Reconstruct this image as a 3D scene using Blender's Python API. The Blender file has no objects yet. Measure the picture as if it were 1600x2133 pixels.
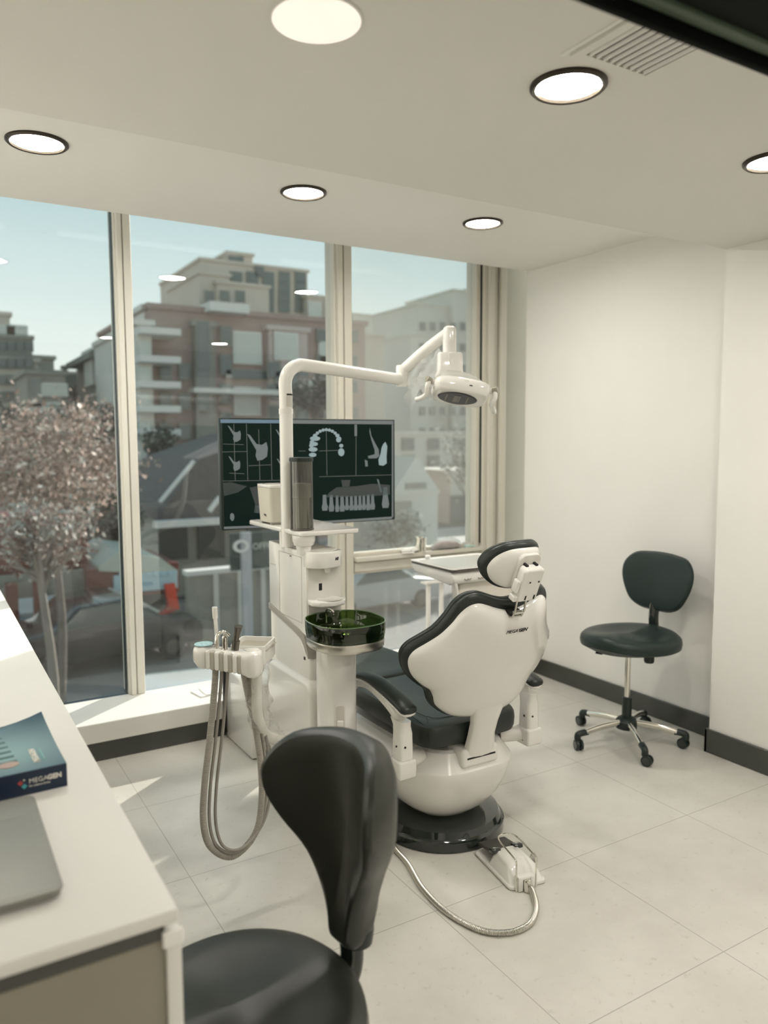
import bpy, bmesh, math, random
from mathutils import Vector, Matrix
random.seed(7)
C = bpy.context.scene.collection
PI = math.pi
V = Vector

# ------------------------------------------------------------------ camera frame
F, YAW, PIT, ROL, CAMZ = 1612.9, math.radians(30.93), math.radians(5.283), math.radians(-0.235), 1.55
fw = V((math.sin(YAW)*math.cos(PIT), math.cos(YAW)*math.cos(PIT), -math.sin(PIT)))
rt = V((math.cos(YAW), -math.sin(YAW), 0)); up_ = rt.cross(fw)
rt = (math.cos(ROL)*rt + math.sin(ROL)*up_); up_ = rt.cross(fw)
def at(px, py, Y):                       # the point seen at a photo position, at world depth Y
    d = fw*F + rt*(px-800) - up_*(py-1066.5)
    return V((0, 0, CAMZ)) + d*(Y/d.y)

# ------------------------------------------------------------------ materials
MATS = {}
def mat(name, col, rough=.5, metal=0., coat=0., spec=.5, bump=0., bscale=60., var=0., vscale=6., emit=None, estr=0., alpha=None, trans=0., ior=1.45, sheen=0.):
    m = bpy.data.materials.new(name); m.use_nodes = True
    nt = m.node_tree; b = nt.nodes['Principled BSDF']; L = nt.links
    b.inputs['Base Color'].default_value = (*col, 1)
    b.inputs['Roughness'].default_value = rough; b.inputs['Metallic'].default_value = metal
    b.inputs['Coat Weight'].default_value = coat; b.inputs['Coat Roughness'].default_value = .05
    b.inputs['Specular IOR Level'].default_value = spec
    b.inputs['Transmission Weight'].default_value = trans; b.inputs['IOR'].default_value = ior
    if emit: b.inputs['Emission Color'].default_value = (*emit, 1); b.inputs['Emission Strength'].default_value = estr
    if alpha is not None: b.inputs['Alpha'].default_value = alpha
    tc = nt.nodes.new('ShaderNodeTexCoord')
    if var > 0:
        n = nt.nodes.new('ShaderNodeTexNoise'); n.inputs['Scale'].default_value = vscale; n.inputs['Detail'].default_value = 5
        L.new(tc.outputs['Object'], n.inputs['Vector'])
        r = nt.nodes.new('ShaderNodeValToRGB'); e = r.color_ramp.elements
        e[0].position = .3; e[1].position = .7
        e[0].color = (*[c*(1-var) for c in col], 1); e[1].color = (*[min(1, c*(1+var)) for c in col], 1)
        L.new(n.outputs['Fac'], r.inputs['Fac']); L.new(r.outputs['Color'], b.inputs['Base Color'])
    if bump > 0:
        n = nt.nodes.new('ShaderNodeTexNoise'); n.inputs['Scale'].default_value = bscale; n.inputs['Detail'].default_value = 4
        L.new(tc.outputs['Object'], n.inputs['Vector'])
        bp = nt.nodes.new('ShaderNodeBump'); bp.inputs['Strength'].default_value = bump; bp.inputs['Distance'].default_value = .002
        L.new(n.outputs['Fac'], bp.inputs['Height']); L.new(bp.outputs['Normal'], b.inputs['Normal'])
    MATS[name] = m
    return m

WHITE = mat('white_plastic', (.78,.765,.72), .16, coat=.5, var=.012)
WHITE2 = mat('matt_white_plastic', (.72,.70,.645), .38, var=.012)
WPAINT = mat('white_powder_coat', (.80,.785,.745), .3, coat=.2, var=.012)
GREYP = mat('grey_plastic', (.36,.34,.30), .35, var=.02)
LEATH = mat('black_leatherette', (.020,.026,.022), .38, bump=.15, bscale=260, var=.08, vscale=3, spec=.45)
LEATHG = mat('green_black_leatherette', (.013,.024,.022), .38, bump=.15, bscale=260, var=.1, vscale=3, spec=.45)
LEATHS = mat('dark_olive_leatherette', (.023,.026,.019), .37, bump=.12, bscale=260, var=.08, vscale=3, spec=.5)
BLKG = mat('glossy_black_plastic', (.012,.018,.015), .08, coat=.8, spec=.6)
BLKP = mat('black_plastic', (.014,.022,.020), .38, bump=.1)
SEAM = mat('seam_thread', (.008,.010,.009), .6)
CHROME = mat('chrome', (.78,.76,.70), .10, metal=1)
STEEL = mat('brushed_steel', (.60,.58,.53), .30, metal=1, bump=.05, bscale=300)
HOSE = mat('grey_rubber_hose', (.40,.38,.33), .5, var=.03)
HOSED = mat('dark_rubber_hose', (.27,.255,.22), .5, var=.03)
INK = mat('black_ink', (.012,.011,.010), .5)
SLOT = mat('dark_slot', (.010,.010,.009), .7)
ALU = mat('window_frame_aluminium', (.62,.59,.51), .4, metal=0, var=.02)
ALUW = mat('window_frame_cream', (.74,.72,.65), .4, var=.02)
JAMB = mat('grey_green_jamb', (.40,.395,.335), .5, var=.03)
WALL = mat('wall_paint', (.79,.773,.728), .55, bump=.06, bscale=180, var=.012, vscale=2)
CEIL = mat('ceiling_paint', (.70,.685,.635), .6, bump=.04, bscale=120, var=.012, vscale=1.5)
CEILF = mat('bulkhead_paint', (.77,.755,.71), .5, bump=.04, bscale=120, var=.012, vscale=1.5)
BASEB = mat('charcoal_baseboard', (.060,.062,.052), .28, var=.12, vscale=4, coat=.2)
COUNTER = mat('counter_laminate', (.70,.69,.645), .42, spec=.35, var=.015)
CABF = mat('taupe_gloss_laminate', (.25,.23,.175), .16, var=.02, coat=.4)
LAMPRIM = mat('bronze_lamp_rim', (.045,.038,.028), .35, metal=.6)
DIFF = mat('lamp_diffuser', (.9,.86,.78), .4, emit=(1,.95,.885), estr=165)
DIFFB = mat('frosted_lamp_diffuser', (.9,.86,.78), .4, emit=(1,.87,.78), estr=.62)
LAPT = mat('laptop_aluminium', (.235,.235,.205), .42, metal=.25, var=.02)
BEAM = mat('black_header_beam', (.003,.004,.0035), .7, spec=.12, bump=.4, bscale=40)
BEAMG = mat('green_grey_reflection', (.055,.08,.05), .45, bump=.3, bscale=60, var=.2)  # colour of the reflection along the beam's bevel
BRUSH = mat('dark_steel', (.16,.15,.13), .3, metal=.9)

def nodes(name):
    m = bpy.data.materials.new(name); m.use_nodes = True; nt = m.node_tree
    for n in list(nt.nodes): nt.nodes.remove(n)
    MATS[name] = m
    return m, nt, nt.nodes.new('ShaderNodeOutputMaterial')
def thin_glass(name, tint, refl=.6, film=0., filmcol=(.8,.8,.78), rough=.0):
    m, nt, out = nodes(name); L = nt.links
    tr = nt.nodes.new('ShaderNodeBsdfTransparent'); tr.inputs['Color'].default_value = (*tint, 1)
    gl = nt.nodes.new('ShaderNodeBsdfGlossy'); gl.inputs['Roughness'].default_value = rough
    fr = nt.nodes.new('ShaderNodeLayerWeight'); fr.inputs['Blend'].default_value = .5
    pw = nt.nodes.new('ShaderNodeMath'); pw.operation = 'POWER'; pw.inputs[1].default_value = 5; L.new(fr.outputs['Facing'], pw.inputs[0])
    mu = nt.nodes.new('ShaderNodeMath'); mu.operation = 'MULTIPLY_ADD'; mu.inputs[1].default_value = .9*min(1, refl); mu.inputs[2].default_value = .04*refl; mu.use_clamp = True
    mx = nt.nodes.new('ShaderNodeMixShader'); L.new(pw.outputs[0], mu.inputs[0]); L.new(mu.outputs[0], mx.inputs['Fac'])
    L.new(tr.outputs[0], mx.inputs[1]); L.new(gl.outputs[0], mx.inputs[2])
    last = mx
    if film > 0:
        df = nt.nodes.new('ShaderNodeBsdfDiffuse'); df.inputs['Color'].default_value = (*filmcol, 1)
        m2 = nt.nodes.new('ShaderNodeMixShader')
        tc = nt.nodes.new('ShaderNodeTexCoord'); n = nt.nodes.new('ShaderNodeTexNoise'); n.inputs['Scale'].default_value = 1.5
        L.new(tc.outputs['Object'], n.inputs['Vector'])
        mr = nt.nodes.new('ShaderNodeMapRange'); mr.inputs['To Min'].default_value = film*.7; mr.inputs['To Max'].default_value = film*1.3
        L.new(n.outputs['Fac'], mr.inputs['Value']); L.new(mr.outputs[0], m2.inputs['Fac'])
        L.new(mx.outputs[0], m2.inputs[1]); L.new(df.outputs[0], m2.inputs[2]); last = m2
    L.new(last.outputs[0], out.inputs['Surface'])
    return m
PANE = thin_glass('window_glass', (.98,.98,.97), 1.0, film=.018)  # thin diffuse film lays a faint haze over the view
PANEH = thin_glass('hazed_window_glass', (.97,.98,.97), 1.0, film=.11, filmcol=(.88,.86,.80))  # stronger diffuse film stands in for reflection and haze on the right panes
GREENG = thin_glass('green_tinted_glass', (.27,.35,.17), 1.8)
SMOKE = thin_glass('smoked_tube_plastic', (.60,.60,.56), 2.2)
CLEAR = thin_glass('clear_plastic', (.95,.95,.93), 1.6, film=.14)
CLEARH = thin_glass('milky_clear_plastic', (.95,.95,.93), 1.6, film=.30)

def floor_mat():
    m, nt, out = nodes('stone_floor_tile'); L = nt.links; N = nt.nodes.new
    b = N('ShaderNodeBsdfPrincipled'); L.new(b.outputs[0], out.inputs['Surface'])
    tc = N('ShaderNodeTexCoord'); sp = N('ShaderNodeSeparateXYZ'); L.new(tc.outputs['Object'], sp.inputs[0])
    def line(sock, off, w):
        a = N('ShaderNodeMath'); a.operation = 'SUBTRACT'; L.new(sock, a.inputs[0]); a.inputs[1].default_value = off
        p = N('ShaderNodeMath'); p.operation = 'PINGPONG'; L.new(a.outputs[0], p.inputs[0]); p.inputs[1].default_value = w/2
        c = N('ShaderNodeMath'); c.operation = 'LESS_THAN'; L.new(p.outputs[0], c.inputs[0]); c.inputs[1].default_value = .0016
        return c
    lx = line(sp.outputs['X'], .755, .6325); ly = line(sp.outputs['Y'], 1.375, .6225)
    mx = N('ShaderNodeMath'); mx.operation = 'MAXIMUM'; L.new(lx.outputs[0], mx.inputs[0]); L.new(ly.outputs[0], mx.inputs[1])
    n1 = N('ShaderNodeTexNoise'); n1.inputs['Scale'].default_value = 2.2; n1.inputs['Detail'].default_value = 8; n1.inputs['Roughness'].default_value = .62
    n2 = N('ShaderNodeTexNoise'); n2.inputs['Scale'].default_value = 34; n2.inputs['Detail'].default_value = 6; n2.inputs['Roughness'].default_value = .7
    L.new(tc.outputs['Object'], n1.inputs['Vector']); L.new(tc.outputs['Object'], n2.inputs['Vector'])
    r1 = N('ShaderNodeValToRGB'); e = r1.color_ramp.elements; e[0].position = .3; e[1].position = .72
    e[0].color = (.54,.52,.465,1); e[1].color = (.66,.645,.585,1); L.new(n1.outputs['Fac'], r1.inputs['Fac'])
    r2 = N('ShaderNodeValToRGB'); e = r2.color_ramp.elements; e[0].position = .30; e[1].position = .42
    e[0].color = (.80,.79,.76,1); e[1].color = (1,1,1,1); L.new(n2.outputs['Fac'], r2.inputs['Fac'])
    mu = N('ShaderNodeMix'); mu.data_type = 'RGBA'; mu.blend_type = 'MULTIPLY'; mu.inputs['Factor'].default_value = .8
    L.new(r1.outputs['Color'], mu.inputs['A']); L.new(r2.outputs['Color'], mu.inputs['B'])
    g = N('ShaderNodeMix'); g.data_type = 'RGBA'; L.new(mx.outputs[0], g.inputs['Factor']); L.new(mu.outputs['Result'], g.inputs['A']); g.inputs['B'].default_value = (.38,.36,.31,1)
    L.new(g.outputs['Result'], b.inputs['Base Color'])
    rr = N('ShaderNodeMapRange'); L.new(n2.outputs['Fac'], rr.inputs['Value']); rr.inputs['To Min'].default_value = .26; rr.inputs['To Max'].default_value = .42
    L.new(rr.outputs[0], b.inputs['Roughness'])
    bp = N('ShaderNodeBump'); bp.inputs['Strength'].default_value = .12; bp.inputs['Distance'].default_value = .002
    L.new(n2.outputs['Fac'], bp.inputs['Height']); L.new(bp.outputs['Normal'], b.inputs['Normal'])
    return m
FLOOR = floor_mat()
def brick_mat(name, c1, c2, mort, scale):
    m, nt, out = nodes(name); L = nt.links; N = nt.nodes.new
    b = N('ShaderNodeBsdfPrincipled'); L.new(b.outputs[0], out.inputs['Surface']); b.inputs['Roughness'].default_value = .85
    tc = N('ShaderNodeTexCoord'); mp = N('ShaderNodeMapping'); mp.inputs['Rotation'].default_value = (PI/2, 0, 0)
    L.new(tc.outputs['Object'], mp.inputs['Vector'])
    br = N('ShaderNodeTexBrick'); br.inputs['Color1'].default_value = (*c1,1); br.inputs['Color2'].default_value = (*c2,1); br.inputs['Mortar'].default_value = (*mort,1)
    br.inputs['Scale'].default_value = scale; L.new(mp.outputs[0], br.inputs['Vector']); L.new(br.outputs['Color'], b.inputs['Base Color'])
    return m

# ------------------------------------------------------------------ mesh helpers
MW = {}                                    # world matrix of each root / part
def thing(name, label, cat, loc=(0,0,0), rz=0, group=None):
    o = bpy.data.objects.new(name, None); C.objects.link(o)
    o.empty_display_size = .1
    o.location = loc; o.rotation_euler = (0,0,rz); o['label'] = label; o['category'] = cat
    if group: o['group'] = group
    MW[o.name] = Matrix.Translation(V(loc)) @ Matrix.Rotation(rz, 4, 'Z')
    return o
def obj(name, bm, m, parent=None, local=False, smooth=35, label=None):
    if parent is not None and not local: bm.transform(MW[parent.name].inverted())
    bmesh.ops.recalc_face_normals(bm, faces=bm.faces)
    me = bpy.data.meshes.new(name); bm.to_mesh(me); bm.free()
    if smooth is not None:
        for p in me.polygons: p.use_smooth = True
        me.set_sharp_from_angle(angle=math.radians(smooth))
    me.materials.append(m)
    o = bpy.data.objects.new(name, me); C.objects.link(o)
    if parent is not None:
        o.parent = parent; MW[o.name] = MW[parent.name]
    else: MW[o.name] = Matrix.Identity(4)
    if label: o['label'] = label
    return o
def islands(name, bm, m, parent):                     # one object for every separate piece
    bm.verts.ensure_lookup_table(); seen = set()
    for v in bm.verts:
        if v in seen: continue
        st = [v]; comp = []
        while st:
            q = st.pop()
            if q in seen: continue
            seen.add(q); comp.append(q); st += [e.other_vert(q) for e in q.link_edges]
        t = bmesh.new(); mp = {q: t.verts.new(q.co) for q in comp}
        for f in {f for q in comp for f in q.link_faces}: t.faces.new([mp[q] for q in f.verts])
        obj(name, t, m, parent)
    bm.free()
def tag(o, label, cat, group=None):
    o['label'] = label; o['category'] = cat
    if group: o['group'] = group
    return o
def struct(name, bm, m, parent=None, smooth=None):
    o = obj(name, bm, m, parent, smooth=smooth)
    if parent is None: o['kind'] = 'structure'
    return o
def B(): return bmesh.new()
def box(bm, lo, hi, r=0., seg=3, M=None):
    t = bmesh.new(); bmesh.ops.create_cube(t, size=1)
    c = [(a+b)/2 for a, b in zip(lo, hi)]; s = [abs(b-a) for a, b in zip(lo, hi)]
    for v in t.verts: v.co = V((v.co.x*s[0]+c[0], v.co.y*s[1]+c[1], v.co.z*s[2]+c[2]))
    if r > 0: bmesh.ops.bevel(t, geom=t.edges[:], offset=min(r, min(s)*.49), segments=seg, profile=.5, affect='EDGES', clamp_overlap=True)
    if M: t.transform(M)
    merge(bm, t); return bm
def merge(bm, t):
    me = bpy.data.meshes.new('tmp'); t.to_mesh(me); t.free(); bm.from_mesh(me); bpy.data.meshes.remove(me)
def loft(bm, rings, cap=True, closed=True):
    vs = [[bm.verts.new(p) for p in r] for r in rings]
    n = len(rings[0])
    for a, b in zip(vs, vs[1:]):
        for i in range(n if closed else n-1):
            j = (i+1) % n
            bm.faces.new((a[i], a[j], b[j], b[i]))
    if cap:
        bm.faces.new(vs[0][::-1]); bm.faces.new(vs[-1])
    return bm
def circ(c, r, n=32, ry=None, ax='Z', ex=2.):
    ry = r if ry is None else ry; out = []
    for i in range(n):
        a = 2*PI*i/n; ca, sa = math.cos(a), math.sin(a)
        x = r*math.copysign(abs(ca)**(2/ex), ca); y = ry*math.copysign(abs(sa)**(2/ex), sa)
        out.append(V((c[0]+x, c[1]+y, c[2])) if ax == 'Z' else V((c[0]+x, c[1], c[2]+y)) if ax == 'Y' else V((c[0], c[1]+x, c[2]+y)))
    return out
def lathe(bm, prof, c=(0,0,0), n=40, ry=1., ex=2., cap=True):      # prof: (r, z)
    return loft(bm, [circ((c[0],c[1],c[2]+z), max(r,1e-4), n, max(r,1e-4)*ry, ex=ex) for r, z in prof], cap)
def catmull(pts, sub=6, closed=False):
    P = [V(p) for p in pts]; n = len(P); out = []
    rng = range(n) if closed else range(n-1)
    for i in rng:
        if closed: a, b, c, d = P[(i-1)%n], P[i], P[(i+1)%n], P[(i+2)%n]
        else: a, b, c, d = P[max(i-1,0)], P[i], P[i+1], P[min(i+2,n-1)]
        for k in range(sub):
            t = k/sub
            out.append(.5*((2*b)+(c-a)*t+(2*a-5*b+4*c-d)*t*t+(3*b-3*c+d-a)*t**3))
    if not closed: out.append(P[-1])
    return out
def tube(bm, pts, r, n=12, sub=6, cap=True, rf=None, flat=1.):
    P = catmull(pts, sub) if sub > 1 else [V(p) for p in pts]
    L = [0]
    for a, b in zip(P, P[1:]): L.append(L[-1]+(b-a).length)
    T = [(P[min(i+1,len(P)-1)]-P[max(i-1,0)]).normalized() for i in range(len(P))]
    u = T[0].orthogonal().normalized(); rings = []
    for i, p in enumerate(P):
        u = (u - T[i]*u.dot(T[i]));
        u = u.normalized() if u.length > 1e-6 else T[i].orthogonal().normalized()
        w = T[i].cross(u); rr = rf(L[i], L[-1]) if rf else r
        rings.append([p + u*rr*math.cos(2*PI*k/n) + w*rr*flat*math.sin(2*PI*k/n) for k in range(n)])
    return loft(bm, rings, cap)
def resample(pts, step, sub=8):
    P = catmull(pts, sub); out = [P[0]]; acc = 0.
    for a, b in zip(P, P[1:]):
        d = (b-a).length; t = step-acc
        while t <= d: out.append(a+(b-a)*(t/d)); t += step
        acc = d-(t-step)
    return out
def corr(bm, pts, r, amp=.12, step=.0022, n=12):     # corrugated hose
    P = resample(pts, step); i = [0]
    T = [(P[min(k+1,len(P)-1)]-P[max(k-1,0)]).normalized() for k in range(len(P))]
    u = T[0].orthogonal().normalized(); rings = []
    for k, p in enumerate(P):
        u = (u - T[k]*u.dot(T[k])).normalized(); w = T[k].cross(u); rr = r*(1+(amp if k % 2 else -amp))
        rings.append([p+u*rr*math.cos(2*PI*q/n)+w*rr*math.sin(2*PI*q/n) for q in range(n)])
    return loft(bm, rings)
def cyl(bm, a, b, r, r2=None, n=24):
    a, b = V(a), V(b); t = (b-a).normalized(); u = t.orthogonal().normalized(); w = t.cross(u); r2 = r if r2 is None else r2
    return loft(bm, [[p+u*q*math.cos(2*PI*k/n)+w*q*math.sin(2*PI*k/n) for k in range(n)] for p, q in ((a,r),(b,r2))])
def prism(bm, pts, O, U, W, N, d0, d1, bev=0.):       # 2D outline extruded along N
    O, U, W, N = V(O), V(U), V(W), V(N); t = bmesh.new()
    a = [t.verts.new(O+U*p[0]+W*p[1]+N*d0) for p in pts]; b = [t.verts.new(O+U*p[0]+W*p[1]+N*d1) for p in pts]
    n = len(pts)
    for i in range(n): t.faces.new((a[i], a[(i+1)%n], b[(i+1)%n], b[i]))
    t.faces.new(a[::-1]); t.faces.new(b)
    if bev > 0:
        bmesh.ops.recalc_face_normals(t, faces=t.faces)
        ed = [e for e in t.edges if len(e.link_faces) == 2 and e.calc_face_angle(0) > .6]
        bmesh.ops.bevel(t, geom=ed, offset=bev, segments=3, profile=.5, affect='EDGES', clamp_overlap=True)
    merge(bm, t); return bm
def mirror(half):                                     # half outline u>=0 from bottom centre to top centre
    return [V((u, v, 0)) for u, v in half] + [V((-u, v, 0)) for u, v in half[::-1] if u > 1e-6]
def shell(bm, outl, c, O, U, W, N, k, rings, sub=4, kf=None):
    P = catmull(outl, sub, True); O, U, W, N = V(O), V(U), V(W), V(N); n = len(P); c = V((c[0], c[1], 0))
    nr = []
    for i in range(n):
        t = P[(i+1)%n]-P[i-1]; q = V((t.y, -t.x, 0)).normalized()
        nr.append(q)
    area = sum(P[i].x*P[(i+1)%n].y-P[(i+1)%n].x*P[i].y for i in range(n))
    if area < 0: nr = [-q for q in nr]
    R = []
    for s, d, w in rings:
        row = []
        for i in range(n):
            q = c+(P[i]-c)*s+nr[i]*d
            kk = kf(q.x, q.y) if kf else k*q.x*q.x
            row.append(O+U*q.x+W*q.y+N*(kk+w))
        R.append(row)
    return loft(bm, R)
def text(s, size, m, parent, O, U, W, name='lettering', extr=.0006, shear=0., bold=0., align='CENTER', label=None):
    cu = bpy.data.curves.new('t', 'FONT'); cu.body = s; cu.size = size; cu.extrude = extr; cu.shear = shear
    cu.offset = bold; cu.align_x = align; cu.align_y = 'CENTER'; cu.resolution_u = 3
    o = bpy.data.objects.new('t', cu); C.objects.link(o); bpy.context.view_layer.update()
    me = bpy.data.meshes.new_from_object(o.evaluated_get(bpy.context.evaluated_depsgraph_get()))
    bpy.data.objects.remove(o); bm = bmesh.new(); bm.from_mesh(me); bpy.data.meshes.remove(me)
    U, W = V(U).normalized(), V(W).normalized(); N = U.cross(W); O = V(O)
    for v in bm.verts: v.co = O+U*v.co.x+W*v.co.y+N*v.co.z
    return obj(name, bm, m, parent, smooth=None, label=label)
def copy_tree(o, parent=None):
    c = o.copy(); C.objects.link(c); c.parent = parent; MW[c.name] = MW[o.name]
    for ch in [x for x in bpy.data.objects if x.parent == o]: copy_tree(ch, c)
    return c
# ================================================================== SETTING
XR, XN, YW, YH, ZF, ZN, YN = 3.47, 3.30, 4.20, 3.94, 2.641, 2.437, 2.372
XL, YB = -.62, -2.6
struct('floor', box(B(), (XL-.1, YB-.1, -.1), (3.9, 4.3, 0)), FLOOR)
struct('ceiling', box(B(), (XL-.1, YB-.1, ZN), (3.9, YN, ZN+.5)), CEIL)
struct('ceiling', box(B(), (XL-.1, YN, ZF), (3.9, YH, ZF+.3)), CEILF)
struct('wall_right', box(B(), (XR, YN-.1, 0), (XR+.2, YH, ZF)), WALL)
struct('wall_right', box(B(), (XN, YB, 0), (XN+.4, YN, ZN)), WALL)
struct('wall_left', box(B(), (XL-.1, YB, 0), (XL, 4.3, ZF)), WALL)
struct('wall_back', box(B(), (XL-.1, YB-.1, 0), (3.7, YB, ZN)), WALL)
struct('baseboard_right', box(B(), (XR-.016, YN, 0), (XR, YH, .108), .003, 1), BASEB)
struct('baseboard_right', box(box(B(), (XN-.016, YB, 0), (XN, YN+.016, .118), .003, 1), (XN-.016, YN, 0), (XR-.016, YN+.016, .117), .002, 1), BASEB)
# window bench and its dark skirting
struct('trim_1', box(box(B(), (XL, 3.822, .098), (XR+.3, YW, .195), .004, 2), (XL, 3.87, .0), (XR+.3, YW+.1, .10)), COUNTER)
struct('baseboard_far', box(B(), (XL, 3.84, 0), (XR, 3.87, .099), .002, 1), BASEB)
# header beam of the glass partition, near the camera
be = struct('trim_2', box(B(), (XL, .45, 2.215), (XN, .875, ZN)), BEAM)
obj('reflection_strip', box(B(), (XL, .838, 2.206), (XN, .862, 2.222), .004, 2), BEAMG, be)  # bevel reflection on the beam, built as a coloured strip
obj('trim_lip', box(B(), (XL, .872, 2.19), (XN, .885, 2.23), .003, 1), BEAM, be)
# side returns of the window recess
struct('trim_3', box(B(), (XR, YH, .195), (XR+.35, YH+.02, ZF+.2)), WALL)
struct('trim_3', box(B(), (XL-.1, YH-.02, 2.95), (XR+.35, YW+.2, 3.05)), WALL)
struct('wall_far', box(B(), (3.44, YW-.02, .195), (3.9, YW+.12, ZF+.3)), JAMB)

# windows
Z0, Z1 = .195, 2.95
def mullion(bm, x0, x1, y0=YW-.04, y1=YW+.10):
    w = x1-x0
    box(bm, (x0, y0+.02, Z0), (x1, y1, Z1), .002, 1)
    box(bm, (x0+w*.12, y0, Z0), (x0+w*.42, y0+.03, Z1), .003, 2)
    box(bm, (x0+w*.50, y0+.006, Z0), (x0+w*.94, y0+.03, Z1), .003, 2)
    return bm
def pane(bm, x0, x1, z0, z1, y=YW+.03): return box(bm, (x0, y, z0), (x1, y+.006, z1))
m1 = (.905, .992); m2 = (2.165, 2.285)
w1 = struct('window_1', mullion(B(), *m1), ALUW)
obj('pane', pane(B(), XL, m1[0]-.006, Z0, Z1), PANE, w1, smooth=None)
obj('sash', box(B(), (m1[0]-.009, YW+.005, Z0), (m1[0]-.006, YW+.04, Z1)), BLKP, w1)
w2 = struct('window_2', mullion(B(), *m2), ALU)
obj('pane', pane(B(), m1[1], m2[0], Z0, Z1), PANE, w2, smooth=None)
w3b = B()
for x0, x1, y0 in ((3.225,3.262,.0),(3.268,3.30,-.025),(3.30,3.345,-.05),(3.352,3.385,-.03),(3.392,3.445,-.055)):
    box(w3b, (x0, YW+y0-.02, Z0), (x1, YW+.09, Z1), .004, 2)
w3 = struct('window_3', w3b, ALU)
obj('pane', pane(B(), m2[1], 3.225, .84, Z1), PANEH, w3, smooth=None)
obj('pane', pane(B(), m2[1], 3.225, Z0, .74), PANEH, w3, smooth=None)
tb = box(B(), (m2[1], YW-.06, .800), (3.30, YW+.09, .828), .003, 2)
box(tb, (m2[1], YW-.035, .735), (3.30, YW+.09, .792), .003, 2); box(tb, (m2[1], YW-.02, .72), (3.30, YW+.09, .735), .003, 2)
box(tb, (m2[1], YW-.01, .828), (3.24, YW+.06, .85), .003, 2)
obj('transom', tb, ALU, w3)
obj('gasket', box(B(), (3.262, YW-.03, .85), (3.268, YW+.02, Z1)), BLKP, w3)

# ceiling lights
def light(x, y, z, r, lab, diff, rim=True, group='round downlights in the ceiling'):
    t = thing('ceiling_light', lab, 'ceiling light', (x, y, z), 0, group)
    if rim:
        p = [(r*.80,-.001),(r*.82,-.004),(r*.86,-.010),(r*.93,-.012),(r,-.006),(r,.0)]
        b = B(); n = 56
        loft(b, [circ((0,0,zz), rr, n) for rr, zz in p], cap=False); obj('rim', b, LAMPRIM, t, local=True)
        obj('diffuser', lathe(B(), [(r*.81,-.004),(r*.81,-.0005)], n=56), diff, t, local=True)
    else:
        b = B(); loft(b, [circ((0,0,zz), rr, 56) for rr, zz in [(r*.96,-.004),(r,-.003),(r,0)]], cap=False); obj('rim', b, CEILF, t, local=True)
        obj('diffuser', lathe(B(), [(r*.96,-.005),(r*.96,-.0005)], n=56), diff, t, local=True)
    return t
light(.429, 3.17, ZF, .108, 'dark-rimmed round downlight at the far left, above the left window pane', DIFF)
light(1.513, 3.204, ZF, .102, 'dark-rimmed round downlight near the window, middle one of the row of three', DIFF)
light(2.50, 3.191, ZF, .101, 'dark-rimmed round downlight near the right wall corner, smallest of the row of three', DIFF)
light(1.447, 1.505, ZN, .096, 'large dark bronze-rimmed round downlight beside the air vent', DIFF)
light(.768, 1.55, ZN, .098, 'pale frosted rimless round ceiling light at the top edge of the photo', DIFFB, rim=False)
light(2.40, 1.56, ZN, .096, 'dark-rimmed round downlight cut off by the right edge of the photo', DIFF)
for x, y in ((1.3,-.1),(2.6,-.1),(.1,-1.5),(1.3,-1.5),(2.6,-1.5)):  # extra downlights out of view, added to brighten the room
    light(x, y, ZN, .096, 'added unseen round downlight in the ceiling behind the camera', DIFF)

# vent
vt = thing('air_vent', 'white slatted metal air vent in the ceiling beside the large downlight', 'air vent', (1.46, 1.2, ZN))
b = B()
for lo, hi in (((1.335,1.04,ZN-.008),(1.36,1.36,ZN)),((1.56,1.04,ZN-.008),(1.585,1.36,ZN)),((1.335,1.36,ZN-.008),(1.585,1.385,ZN)),((1.335,1.02,ZN-.008),(1.585,1.04,ZN))): box(b, lo, hi)
obj('frame', b, CEIL, vt)
obj('backing', box(B(), (1.36,1.04,ZN-.002), (1.56,1.36,ZN-.0005)), mat('vent_shadow_grey', (.12,.115,.10), .7), vt)
obj('border', box(B(), (1.318,1.0,ZN-.004), (1.327,1.40,ZN)), CEILF, vt)
for i in range(9):
    x = 1.372+i*.0222
    obj('slat', box(B(), (-.0048,1.04,-.0010), (.0048,1.36,.0010), 0, M=Matrix.Translation((x,0,ZN-.0055))@Matrix.Rotation(math.radians(68),4,'Y')), WPAINT, vt)

# ================================================================== COUNTER SIDE
cz = .84; cxr = .305
tag(obj('countertop', box(B(), (-.60, 1.125, cz-.022), (cxr, 4.12, cz), .0025, 2), COUNTER), 'long white laminate countertop along the left side, holding the book and laptop', 'countertop')
cb = thing('desk_support', 'taupe glossy end panel with a cream edge post carrying the white countertop', 'desk frame', (-.1, 1.15, 0))
obj('end_panel', box(B(), (-.58, 1.14, .0), (cxr-.018, 1.16, cz-.030), .002, 1), CABF, cb)
obj('rear_panel', box(B(), (-.60, 1.16, .0), (-.585, 4.10, cz-.03)), CABF, cb)
obj('end_panel', box(B(), (-.585, 4.06, .0), (cxr-.018, 4.10, cz-.03)), CABF, cb)
obj('side_post', box(B(), (cxr-.018, 1.132, .0), (cxr+.006, 1.162, cz-.040), .003, 2), COUNTER, cb)
obj('hinge_cap', box(B(), (cxr-.024, 1.128, cz-.062), (cxr+.008, 1.136, cz-.036), .002, 1), WPAINT, cb)
obj('gap_shadow', box(B(), (-.58, 1.136, cz-.050), (cxr-.02, 1.14, cz-.024)), BASEB, cb)  # dark strip drawn for the shadow in the gap under the countertop
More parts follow.
